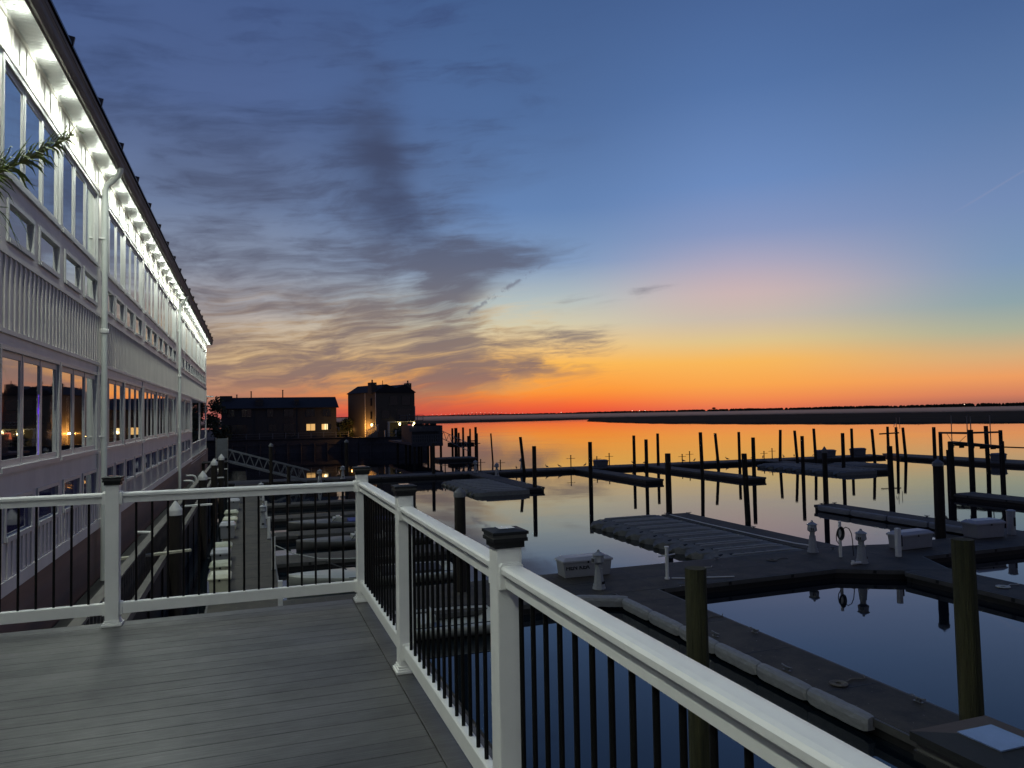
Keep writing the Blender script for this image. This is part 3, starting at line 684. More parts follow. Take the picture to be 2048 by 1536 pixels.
# ================================================================ PILINGS
PG='timber pilings standing in the basin'
def piling(x,y,top,dia,label,m='pile',cap=None,lean=(0,0),group=PG,base=-1.5,name='piling',cat='piling'):
    o=thing(name,label,cat,(x,y,0),0,group)
    b=MB(); r=dia/2; rr=random.Random(int(x*97+y*31)); n=40 if m=='pilegreen' else 18; fl_=[1+(rr.uniform(-.035,.02) if m=='pilegreen' else 0) for _ in range(n)]
    zs=[base,0,top*.3,top*.6,top*.85,top]
    vs=[];fs=[]
    for z in zs:
        cx=lean[0]*(z/top) ; cy=lean[1]*(z/top)
        for k in range(n):
            a=2*PI*k/n; q=fl_[k]*r*(1.05-.07*max(0,z)/top)*(1+.025*noise.noise(Vector((math.cos(a)*2,math.sin(a)*2,z*.9+x))))
            vs.append((cx+q*math.cos(a),cy+q*math.sin(a),z))
    for i in range(len(zs)-1):
        for k in range(n): fs.append((i*n+k,i*n+(k+1)%n,(i+1)*n+(k+1)%n,(i+1)*n+k))
    fs.append(tuple((len(zs)-1)*n+k for k in range(n)))
    b.add(vs,fs); p=b.build('pile_shaft',M[m],o,smooth=True)
    if cap:
        c=MB(); c.lathe([(r*1.12,-.12),(r*1.12,0.0),(r*1.05,.03),(.02,cap)],16,(lean[0],lean[1],top)); c.build('pile_cap',(M['pilecap'] if group.startswith('white') else M['capdull']) if cap>0 else M['pile'],o,smooth=True)
    return o
piling(5.87,9.08,3.4,.30,'green algae covered wood piling with a flat top, right behind the side railing','pilegreen')
piling(11.14,9.23,3.4,.35,'tall green and brown wood piling close by at the right, lit along one side','pilegreen',lean=(-.03,.02))
piling(26.37,22.94,3.30,.38,'thick dark piling with a pale cone cap between the two right white boxes',cap=.16)
piling(20.5,34.02,3.4,.30,'dark square topped piling at the end of the nearest jet ski float dock')
piling(23.57,31.62,3.4,.27,'blunt piling right of the nearest jet ski floats, close to a taller one',lean=(-.12,0))
piling(37.56,49.44,3.4,.30,'piling behind the blunt doubled one, at the end of its empty finger dock')
piling(33.48,50.44,3.9,.28,'tall two-stepped piling left of the middle, standing alone in open basin water',lean=(-.1,0))
piling(42.17,49.25,3.4,.28,'piling between the twin ones and the house-capped one, slightly nearer than its leaning neighbour')
piling(30.12,33.43,3.25,.27,'piling with a small roof-shaped cap at the end of the pale sided finger dock',cap=.24)
piling(49.39,52.54,3.4,.31,'piling at the tip of the far right jet ski floats with a bird-flat top')
piling(34.28,32.89,3.4,.30,'thick piling in front of the small crossbeam hoist',lean=(-.05,0))
piling(24.02,50.88,3.4,.30,'lone straight piling in open water left of the empty finger dock')
piling(19.3,50.3,3.25,.30,'thick flat topped piling at the end of the far left jet ski floats')
piling(23.86,64.77,3.46,.28,'thinner leaning piling just left of the flat topped one at the far left floats',lean=(-.35,0))
piling(33.6,61.66,3.4,.28,'piling at the outer dock, left of a pair with pointed tops')
piling(37.6,64.18,3.44,.28,'pointed piling at the outer dock, right one of its pair',cap=-.0)
piling(30.86,54.56,3.3,.29,'piling at the tip of the empty finger dock, left one of its pair')
piling(42.27,60.94,3.41,.28,'leaning piling at the outer dock, first right of the two-stepped one',lean=(-.3,0))
piling(46.34,63.23,3.39,.28,'straight piling at the outer dock, second right of the two-stepped one')
piling(50.88,62.75,3.5,.29,'piling with a rounded top leaning slightly right at the outer dock',lean=(.15,0))
piling(50.45,59.65,3.49,.27,'leaning piling overlapping its thicker neighbour above the far right floats',lean=(-.25,0))
piling(53.46,60.55,3.6,.28,'tallest outer dock piling left of the house-capped one, with a gull-flat top',lean=(-.15,0))
piling(58.86,61.35,3.47,.28,'straight outer dock piling just right of the far right jet ski floats')
piling(58.19,57.75,3.48,.28,'leaning outer dock piling halfway between the floats and the crossbeam hoist',lean=(-.25,0))
piling(26.31,81.88,3.4,.18,'slim leaning marker piling alone in the orange water beyond the outer dock',lean=(-.2,0))
piling(15.66,66.36,3.1,.30,'dark piling in front of the white fenced pier house deck')
piling(1.55,63.68,3.4,.32,'pale capped piling crossing in front of the metal gangway',cap=.18)
piling(8.13,68.29,3.4,.34,'pale capped piling in front of the lit three-storey house',cap=.18)
piling(5.94,21.81,3.25,.34,'thick piling with a pale cap seen just over the side railing',cap=.16)
piling(65.9,57.63,3.5,.34,'thick piling with a ragged top between the crossbeam hoist and the boat lift')
piling(2.2,48.0,2.6,.22,'short dark piling beside the far short fingers',cap=None)
# left-hand capped piles by the walkway
for i,(y,t) in enumerate([(21.0,'nearest the deck'),(32.6,'second from the deck'),(42.6,'third from the deck'),(47.8,'farthest from the deck')]):
    piling(-1.83 if i<3 else -1.66,y,3.28,.32,'wood piling with a white cone cap beside the building, '+t,'pile',.24,group='white capped piles by the walkway')
for i,(y,x0,x1,z,t) in enumerate([(20.4,-3.2,-1.42,2.32,'nearest the deck'),(29.8,-2.6,-1.35,2.44,'second from the deck'),(45.9,-2.6,-1.45,2.24,'third from the deck'),(54.2,-2.4,-1.5,2.2,'farthest from the deck')]):
    b=MB(); b.obox((x0,y-.5 if i==0 else y,z),(x1,y,z+.02),.13,.06); o=tag(b.build('tie_plank',M['plank'] if i==0 else M['pvc'],bevel=.006),'pale tie plank reaching out from the walkway rail, '+t,'plank','pale planks off the walkway rail')
# ================================================================ DOCK FURNITURE
def pedestal(label,x,y,rz=0,s=1.0):
    o=thing('power_pedestal',label,'power pedestal',(x,y,.32),rz,'lantern-shaped power pedestals')
    n=8; q=PI/8
    b=MB(); b.lathe([(.21,0),(.21,.03),(.195,.045),(.185,.13),(.165,.135),(.12,.56),(.125,.60)],n,rot=q); b.build('base',M['pedestal'],o)
    b=MB(); b.lathe([(.085,.60),(.085,.74)],n,rot=q)
    for k in range(4):
        a=PI/4+k*PI/2; b.box(.1*math.cos(a)-.012,.1*math.cos(a)+.012,.1*math.sin(a)-.012,.1*math.sin(a)+.012,.60,.74)
    b.build('neck',M['pedestal'],o)
    b=MB(); b.lathe([(.10,.74),(.185,.80),(.165,.98),(.155,1.0)],n,rot=q); b.box(-.235,-.15,-.07,.07,.80,.93); b.build('housing',M['pedestal'],o)
    b=MB(); b.lathe([(.20,1.0),(.205,1.012),(.07,1.09),(.045,1.10),(.04,1.15),(.0,1.165)],n,rot=q); b.build('lantern_roof',M['pedestal'],o)
    b=MB(); b.box(-.239,-.2352,-.05,-.01,.82,.91); b.box(-.239,-.2352,.01,.05,.82,.91); b.box(-.06,.06,-.190,-.184,.16,.24); b.build('socket',M['rubber'],o)
    o.scale=(s,s,s); return o
p1=pedestal('white lantern-shaped pedestal in front of the lettered dock box',9.85,20.45,R(20))
for x,y,r,l in [(19.54,22.45,50,'white lantern-shaped pedestal at the foot of the nearest jet ski float dock'),(19.62,20.2,35,'white lantern-shaped pedestal with the hose post behind it'),(.62,51.2,0,'white pedestal on the walkway dock seen over the back railing'),(.55,38.2,0,'white pedestal on the walkway dock seen through the balusters'),(19.28,65.2,10,'dark pedestal on the outer dock left of a thin cross post'),(19.8,60.56,0,'pale pedestal on the far left float dock near its inner end'),(24.17,66.3,0,'dark pedestal on the outer dock just left of the leaning thin piling'),(34.0,22.0,0,'pedestal at the far right end of the near dock'),(5.2,61.5,0,'pedestal near the foot of the gangway, left one'),(7.4,64.9,0,'pedestal near the foot of the gangway, right one')]:
    o=copy_tree(p1); o.location=(x,y,.32); o.rotation_euler=(0,0,R(r)); o['label']=l
def dockbox(label,x0,x1,y0,y1,h,rz=0,z=.325,text=None,mb_='dockbox',ml='dockboxlid',group='dock boxes on the floating docks'):
    cx,cy=(x0+x1)/2,(y0+y1)/2; hx,hy=(x1-x0)/2,(y1-y0)/2
    o=thing('dock_box',label,'dock box',(cx,cy,z),rz,group)
    b=MB(); t=.93
    vs=[(-hx*t,-hy*t,0),(hx*t,-hy*t,0),(hx*t,hy*t,0),(-hx*t,hy*t,0),(-hx,-hy,h*.76),(hx,-hy,h*.76),(hx,hy,h*.76),(-hx,hy,h*.76)]
    b.add(vs,[(0,3,2,1),(4,5,6,7),(0,1,5,4),(1,2,6,5),(2,3,7,6),(3,0,4,7)]); b.build('bin',M[mb_],o,bevel=.02)
    b=MB(); e=.035
    vs=[(-hx-e,-hy-e,h*.76),(hx+e,-hy-e,h*.76),(hx+e,hy+e,h*.76),(-hx-e,hy+e,h*.76),(-hx-e,-hy-e,h*.85),(hx+e,-hy-e,h*.85),(hx+e,hy+e,h*.85),(-hx-e,hy+e,h*.85),(-hx*.86,-hy*.75,h),(hx*.86,-hy*.75,h),(hx*.86,hy*.75,h),(-hx*.86,hy*.75,h)]
    b.add(vs,[(0,3,2,1),(0,1,5,4),(1,2,6,5),(2,3,7,6),(3,0,4,7),(4,5,9,8),(5,6,10,9),(6,7,11,10),(7,4,8,11),(8,9,10,11)]); b.build('lid',M[ml],o,bevel=.012)
    b=MB(); b.box(-.03,.03,-hy-e-.012,-hy-e-.001,h*.70,h*.80); b.build('hasp',M['rubber'],o)
    if text:
        cu=bpy.data.curves.new('lettering','FONT'); cu.body=text; cu.size=.20; cu.extrude=.003; cu.offset=.006
        to=bpy.data.objects.new('tmp',cu); C.objects.link(to); bpy.context.view_layer.update()
        me=bpy.data.meshes.new_from_object(to.evaluated_get(bpy.context.evaluated_depsgraph_get())); bpy.data.objects.remove(to)
        me.materials.clear(); me.materials.append(M['ink']); l=bpy.data.objects.new('lettering',me); C.objects.link(l); l.parent=o
        l.rotation_euler=(R(90)-math.atan(hy*(1-t)/(h*.76)),0,0); l.location=(-hx*.90,-hy*.975-.004,h*.40)
    return o
dockbox('long white dock box with black lettering beside the near pedestal',9.40,11.1,22.05,22.7,.63,R(-1),text='HEN KEA')
dockbox('long white dock box behind a white post, left of the cone capped piling',22.6,24.2,21.35,22.0,.64,R(3))
dockbox('short square white dock box at the right of the cone capped piling',27.15,28.6,21.9,22.6,.70,R(-3))
dockbox('small dark box on the outer dock above the empty finger',31.9,33.2,66.2,67.0,.62,mb_='alu',ml='alu')  # far boxes: backlit silhouette tone put in by a darker material
dockbox('dark box on the outer dock just right of the house-capped piling',58.3,60.7,65.6,66.3,.75,mb_='alu',ml='alu')
dockbox('low dark box on the outer dock right of the straight piling',63.2,64.9,65.6,66.3,.80,mb_='alu',ml='alu')
dockbox('small dark block box on the outer dock under the boat lift',66.9,68.1,51.6,52.4,.72,mb_='alu',ml='alu')
LB=[(24.6,-.9,.9,.6,'creambox','creambox','cream box nearest the deck on the walkway dock, under the back railing'),(26.5,-.95,.75,.6,'creambox','greenbox','slatted cream box just behind the nearest one on the walkway dock'),(28.7,-1.02,.8,.66,'dockbox','dockboxlid','round-lidded white box, third on the walkway dock'),(30.3,-1.0,.7,.62,'greenbox','greenbox','green stained box, fourth on the walkway dock'),(35.7,-.98,.75,.70,'dockbox','dockboxlid','tall white box standing alone midway along the walkway dock'),(38.6,-.95,.8,.55,'creambox','creambox','low cream box behind the tall white one'),(41.0,-.95,.8,.6,'greenbox','greenbox','green topped box behind the low cream one'),(46.6,-.95,.8,.62,'dockbox','dockboxlid','white box far along the walkway dock, second from its end'),(50.2,-.9,.8,.62,'dockbox','dockboxlid','farthest small white box on the walkway dock')]
for y,x,dy,h,m1,m2,l in LB: dockbox(l,x-.30,x+.30,y-dy/2,y+dy/2,h,0,.325,None,m1,m2,'boxes along the walkway dock')
dockbox('white topped bin by the building just left of the railing post',-2.25,-1.6,13.6,14.6,.75,0,1.3,None,'dockbox','dockboxlid','boxes along the walkway dock')
# slim white post beside each slip of the walkway dock
for i,(y,h,t) in enumerate([(27.4,1.15,'nearest'),(34.5,.95,'second'),(41.2,.95,'third'),(50.3,.9,'fourth'),(21.2,.9,'partly hidden below the railing')]):
    o=thing('slip_post','short white post on the edge of the walkway dock, '+t,'post',(.74,y,.32),0,'white posts along the walkway dock')
    b=MB(); b.box(-.06,.06,-.06,.06,.0,h); b.build('post_shaft',M['pvc'],o,bevel=.006)
    b=MB(); b.box(-.08,.08,-.08,.08,.003,.04); b.build('post_foot',M['steel'],o)
# thin crossbar posts
def cross(label,x,y,h,w=.5,m='pvc',r=.035,rz=0):
    o=thing('crossbar_post',label,'post',(x,y,.32),rz,'thin posts with crossbars on the docks')
    b=MB(); b.tube([(0,0,0),(0,0,h)],r,10); b.lathe([(r*1.5,0),(r*1.5,.05)],10); b.lathe([(r*1.35,h-.03),(r*1.35,h+.02)],10); b.build('post_shaft',M[m],o,smooth=False)
    b=MB(); b.tube([(-w,0,h*.74),(w,0,h*.74)],r*.4,8); b.build('crossbar',M[m],o,smooth=True); return o
cross('white crossbar post on the near dock left of the nearest jet ski floats',12.37,20.74,1.0,.36,'pvc',.055,R(15))
T=['beside the white pier fence','left of the slim marker piling','right of the slim marker piling','alone left of the small dark box','just left of the small dark box','just behind the small dark box','first before the two-stepped piling','second before the two-stepped piling','first before the rounded piling','second before the rounded piling']
for (x,y,h),t in zip([(16.7,66.2,.95),(20.2,66.6,1.1),(22.0,66.2,1.0),(29.4,66.7,1.15),(32.1,66.5,.95),(33.6,66.8,1.2),(41.2,65.6,.9),(42.2,65.8,1.15),(51.4,65.9,.85),(52.6,66.1,1.1)],T):
    cross('thin crossbar post on the outer dock, '+t,x,y,h,.45,'timberdk',.05)
# plain post in front of the right box, round bollard at the far right
o=thing('white_post','square white post in front of the long box at right','post',(21.6,20.54,.32)); b=MB(); b.box(-.075,.075,-.075,.075,0,1.0); b.build('post_shaft',M['pvc'],o,bevel=.006); b=MB(); b.box(.076,.16,-.05,.05,.35,.75); b.build('side_box',M['rubber'],o)
o=thing('bollard_light','round white bollard with a flat cap right of the square box','bollard',(29.37,22.2,.32)); b=MB(); b.lathe([(.16,0),(.16,.80)],16); b.build('column',M['pedestal'],o,smooth=True); b=MB(); b.lathe([(.165,.80),(.165,.92),(.18,.925),(.18,.96),(.1,1.0)],16); b.build('bollard_cap',M['pedestal'],o,smooth=True); b=MB(); b.box(-.05,.05,-.168,-.15,.35,.7); b.build('panel',M['rubber'],o)
# hose post
o=thing('hose_post','white post hung with a coil of black hose behind a pedestal','hose post',(19.75,21.3,.32))
b=MB(); b.tube([(0,0,0),(0,0,1.25)],.055,12); b.build('post_shaft',M['pvc'],o,smooth=True)
b=MB()
for k in range(5):
    rr=.17+.012*k; b.tube([(rr*.62*math.cos(a*PI/10)-.09,-.08-.02*k,.86+rr*math.sin(a*PI/10)*1.05) for a in range(21)],.018,7,cap=False)
b.tube([(.05,-.1,1.0),(.15,-.12,1.06),(.28,-.14,1.0),(.37,-.15,.82),(.41,-.15,.55),(.42,-.15,.25),(.44,-.15,.02)],.016,7)
b.tube([(-.1,-.1,1.0),(-.24,-.12,.93),(-.28,-.12,.75),(-.26,-.12,.6),(-.15,-.12,.48)],.016,7)
b.build('hose',M['rubber'],o,smooth=True)
o=thing('pipe_valve','small white pipe fitting lying by the middle pedestal','pipe fitting',(19.2,20.05,.32)); b=MB(); b.tube([(-.16,0,.06),(.22,0,.06)],.045,10); b.tube([(-.1,0,.06),(-.1,0,.15)],.05,10); b.build('pipe',M['pvc'],o,smooth=True)
# cleats
def cleat(x,y,z,rz,l):
    b=MB(); b.box(-.05,-.02,-.02,.02,0,.06); b.box(.02,.05,-.02,.02,0,.06); b.tube([(-.15,0,.085),(-.07,0,.07),(.07,0,.07),(.15,0,.085)],.016,8); b.box(-.09,.09,-.035,.035,0,.008)
    o=b.build('dock_cleat',M['steel']); o.location=(x,y,z); o.rotation_euler=(0,0,rz); return tag(o,l,'cleat','mooring cleats')
CL=[(11.27,15.0,'on the right edge of the near finger dock, opposite the algae pile',90),(10.25,15.1,'on the left edge of the near finger dock by the bumpers',90),(11.27,10.4,'on the right edge of the near finger dock, farther toward the deck',90),(10.22,12.6,'on the near finger dock between the algae pile and the last bumper',90),(20.05,33.5,'at the left outer corner of the nearest float dock',0),(21.15,33.2,'at the right outer corner of the nearest float dock',0),(21.15,28.0,'halfway along the nearest float dock',90),(30.4,33.1,'at the outer end of the pale sided finger dock',0),(29.6,33.2,'at the outer left corner of the pale sided finger dock',0),(30.45,27.2,'halfway along the pale sided finger dock',90),(12.3,19.75,'on the front edge of the near dock by the finger corner',0),(15.6,22.75,'on the back edge of the near dock right of the crossbar post',0),(20.6,22.6,'at the back edge of the near dock by the hose',0),(21.6,22.5,'at the back edge of the near dock left of the white post',0),(20.1,13.2,'on the second finger dock behind the right algae pile',90)]
for x,y,l,rz in CL: cleat(x,y,.323,R(rz),'small metal cleat '+l)
def coil(x,y,r,l,m='timber'):
    b=MB(); 
    for k in range(4): b.tube([((r-.03*k)*math.cos(a*PI/8),(r-.03*k)*math.sin(a*PI/8),.015+.004*(a%2)) for a in range(17)],.013,6,cap=False)
    b.tube([(r,0,.015),(r+.25,.1,.013),(r+.5,.02,.013),(r+.62,.18,.013)],.013,6)
    o=b.build('rope_coil',M[m],smooth=True); o.location=(x,y,.325); tag(o,l,'rope','coiled ropes on the docks')
coil(10.7,16.4,.17,'coiled rope on the near finger dock just behind the algae pile')
coil(13.9,21.6,.20,'coiled rope on the near dock right of the crossbar post','hull')
coil(17.2,21.8,.18,'coiled rope on the near dock left of the float dock pedestal')
coil(20.6,15.9,.18,'coiled rope on the second finger dock near the pedestal','hull')
coil(10.6,11.6,.16,'coiled rope on the near finger dock close to the last bumper')
# white hose line on the near float dock
b=MB(); b.tube([(20.05,33.2,.36),(20.0,30,.34),(20.02,26,.345),(20.06,24.0,.36),(20.04,23.4,.40),(20.0,23.1,.42),(19.95,22.95,.34)],.022,7); tag(b.build('water_hose',M['pvc'],smooth=True),'pale hose lying along the edge of the nearest float dock','hose')
b=MB(); b.tube([(12.5,20.7,.345),(12.9,20.5,.345),(13.6,20.35,.345),(14.4,20.1,.345)],.018,7); tag(b.build('power_cable',M['pvc'],smooth=True),'pale cable lying from the white crossbar post across the near dock','cable')
# ================================================================ JET SKI FLOATS
def ski_float():
    o=thing('jet_ski_float','','jet ski float',(0,0,0))
    # long axis X (0 at dock, -3.9 outer), width Y +-.57
    b=MB(); nx=22; ys=[-.57,-.55,-.47,-.40,-.30,-.12,0,.12,.30,.40,.47,.55,.57]; zt=[.10,.27,.31,.33,.25,.19,.15,.19,.25,.33,.31,.27,.10]
    L_=3.9; vs=[];fs=[]; n=len(ys)
    for i in range(nx+1):
        t=i/nx; x=-t*L_
        e=max(0,(t-.80)/.20); end=math.sqrt(max(0,1-e**2.2)); head=min(1,t/.10)
        for j,(y,z) in enumerate(zip(ys,zt)):
            yy=y*(.35+.65*end)+.0
            zz=.02+(z-.02)*(.62+.38*end)-.03*e; 
            if t<.16: zz=zz*(t/.16)+(.30+.03*abs(y))*(1-t/.16)
            if j in (0,n-1): zz=-.14
            if t>.3: zz+=.012*math.sin(t*60)*(1 if 1<j<n-2 else 0)
            vs.append((x-(.16*(1-(y/.57)**2))*e,yy,zz))
    for i in range(nx):
        for j in range(n-1): fs.append((i*n+j,i*n+j+1,(i+1)*n+j+1,(i+1)*n+j))
    fs.append(tuple(range(n))); fs.append(tuple(nx*n+j for j in range(n)))
    b.add(vs,fs); d=b
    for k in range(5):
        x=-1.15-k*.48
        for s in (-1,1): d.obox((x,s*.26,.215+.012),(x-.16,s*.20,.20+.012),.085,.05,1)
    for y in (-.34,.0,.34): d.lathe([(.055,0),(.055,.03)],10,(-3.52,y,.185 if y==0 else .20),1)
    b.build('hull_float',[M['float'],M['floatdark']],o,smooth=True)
    r=MB(); 
    for s in (-1,1): r.tube([(-.2,s*.42,.325),(-.7,s*.42,.35),(-3.1,s*.42,.345)],.03,6)
    r.build('edge_ridge',M['floatridge'],o)
    return o
ski=ski_float(); used=False
ordn=['first','second','third','fourth','fifth','sixth','seventh','eighth','ninth','tenth','eleventh']
for k in range(9):
    place(ski,used,(19.62,23.55+k*1.19,0),0,'grey moulded jet ski float in the nearest row, %s from its dock'%ordn[k],'jet ski floats in the nearest row'); used=True
for k in range(8):
    place(ski,True,(18.35,49.4+k*1.22,0),0,'grey jet ski float in the far left row, %s from the open water'%ordn[k],'jet ski floats in the far left row')
for k in range(9):
    place(ski,True,(49.9,49.9+k*1.24,0),0,'dark jet ski float in the far right row, %s from the open water'%ordn[k],'jet ski floats in the far right row')
for k in range(3):
    o=place(ski,True,(56.0,54.6+k*1.24,0),0,'dark jet ski float right of the far right row, %s of three'%ordn[k],'jet ski floats beyond the far right row')
# ================================================================ GULLS ON THE OUTER DOCK
def gull():
    b=MB(); vs=[];
    b.tube([(-.26,0,.14),(-.12,0,.17),(0,0,.20),(.10,0,.25),(.14,0,.32)],[.012,.05,.075,.055,.03],8)
    b.lathe([(.005,-.045),(.04,-.02),(.04,.02),(.005,.045)],8,(.16,0,.36)); b.tube([(.19,0,.36),(.25,0,.35)],[.012,.003],5)
    b.tube([(0,.02,.16),(0,.02,0)],.008,4); b.tube([(0,-.02,.16),(0,-.02,0)],.008,4)
    return b.build('gull',M['gull'],smooth=True)
g0=gull(); gx=[17.8,19.1,23.7,25.5,26.8,28.1,30.8,36.1,37.4,41.9,43.2,45.9,47.2,50.4,51.7,54.4,55.8,58.5,64.1]
words=['first','second','third','fourth','fifth','sixth','seventh','eighth','ninth','tenth','eleventh','twelfth','thirteenth','fourteenth','fifteenth','sixteenth','seventeenth','eighteenth','last']
for i,x in enumerate(gx):
    o=place(g0,i>0,(x,66.5,.325),rnd.uniform(0,6.28),'dark gull resting on the outer dock, %s of the row from the left'%words[i],'gulls resting on the outer dock',cat='gull'); o.scale=(.95,.95,.95)
# ================================================================ BOAT LIFT (right) AND HOIST
bl=thing('boat_lift','dark timber boat lift with cross beams and an empty raised cradle','boat lift')
PA,PB,PC,PD=(53.75,46.4),(50.2,40.8),(57.2,43.8),(60.2,49.8)
PB=(46.9,38.1)
for (x,y),zt,dd in ((PA,3.5,.3),(PB,3.95,.36),(PC,3.6,.30)):
    b=MB(); b.tube([(x,y,-1),(x,y,zt)],[dd/2*1.05,dd/2*.95],14); b.build('lift_pile',M['pile'],bl,smooth=True)
b=MB(); b.obox((53.75,46.4,3.42),(46.9,38.1,3.72),.16,.16); b.build('top_beam',M['timberdk'],bl)
b=MB(); b.obox((46.9,38.1,3.74),(57.2,43.8,3.44),.14,.14); b.build('top_beam',M['timberdk'],bl)
b=MB(); b.obox((54.3,45.9,2.62),(53.9,41.3,2.42),.55,.22); b.obox((55.1,46.4,2.36),(56.9,40.5,2.26),.12,.10)
for k in range(5): b.box(53.9,54.3,42.0+k*.9,42.15+k*.9,2.22,2.4)
b.build('cradle',M['timberdk'],bl)
b=MB(); b.tube([(53.4,45.5,3.4),(51.6,43.6,2.95),(50.0,42.0,2.86),(48.4,40.2,3.02),(47.2,38.7,3.5)],.018,5); b.build('cable',M['rubber'],bl)
for x,y,z0 in ((54.3,45.8,2.5),(50.9,41.6,2.6),(47.2,38.3,3.8),(53.4,41.7,2.5)):
    b=MB(); b.tube([(x,y,z0),(x,y,4.85)],.035,7); b.build('guide_pole',M['steel'],bl)
piling(40.05,33.85,3.45,.32,'piling at the corner of the finger dock under the boat lift',lean=(-.05,0))
piling(45.55,34.79,3.3,.22,'slim piling overlapping the right legs of the boat lift')
piling(56.6,44.5,3.95,.32,'tallest right leg piling standing against the boat lift',lean=(-.1,0))
piling(43.0,36.6,2.75,.22,'short piling at the left legs of the boat lift')
ho=thing('boat_hoist','small hoist of three dark posts and a crossbeam on the outer dock','boat hoist')
for x,y,zt,lx in ((65.49,63.09,3.5,0),(64.33,60.73,3.5,-.15),(64.9,60.2,3.45,-.35)):
    b=MB(); b.tube([(x,y,-1),(x+lx,y,zt)],[.17,.14],12); b.build('hoist_post',M['pile'],ho,smooth=True)
b=MB(); b.obox((61.6,60.4,2.85),(64.4,60.6,2.9),.12,.14); b.build('crossbeam',M['timberdk'],ho)
for x,y in ((64.0,60.5),(64.9,60.9)):
    b=MB(); b.tube([(x,y,3.3),(x,y,4.5)],.03,6); b.build('guide_pole',M['steel'],ho)
b=MB(); b.tube([(64.0,60.5,3.9),(62.8,59.6,3.85),(62.6,59.5,3.6)],.03,5); b.build('hook_arm',M['steel'],ho)
# ================================================================ GANGWAY
gw=thing('gangway','grey metal truss gangway sloping down to the outer dock','gangway')
x0,z0,x1,z1=-1.75,2.22,4.35,.36
for yy in (63.6,64.8):
    b=MB(); b.obox((x0,yy,z0),(x1,yy,z1),.09,.16); b.obox((x0,yy,z0+.92),(x1+.25,yy,z1+.86),.08,.09)
    n=9
    for k in range(n+1):
        t=k/n; x=x0+(x1-x0)*t; z=z0+(z1-z0)*t
        if k<n:
            xm=x0+(x1-x0)*(k+.5)/n; zm=z0+(z1-z0)*(k+.5)/n+.9; xn=x0+(x1-x0)*(k+1)/n; zn=z0+(z1-z0)*(k+1)/n
            b.obox((x,yy,z),(xm,yy,zm),.05,.05); b.obox((xm,yy+.003,zm),(xn,yy+.003,zn),.045,.045)
    b.build('truss_side',M['alu'],gw)
b=MB(); b.obox((x0,64.2,z0),(x1,64.2,z1),1.1,.06); b.build('gangway_floor',M['alu'],gw)
gt=thing('gate_panel','pale grey gate panel at the top of the gangway','gate',(-2.15,63.3,0))
b=MB(); b.box(-.38,.38,-.05,.05,2.5,4.06); b.build('panel',M['condo'] if False else M['alu'],gt,bevel=.01)
b=MB(); b.box(-.46,-.39,-.06,.06,.2,4.12); b.box(.39,.46,-.06,.06,.2,4.12); b.build('gate_frame',M['steel'],gt)
b=MB(); b.box(-3.7,-1.7,63.0,65.3,2.12,2.2); b.box(-3.6,-3.4,63.2,63.4,-1,2.1); b.box(-1.95,-1.75,63.2,63.4,-1,2.1); tag(b.build('landing_platform',M['timberdk']),'dark timber landing at the head of the metal gangway','landing')
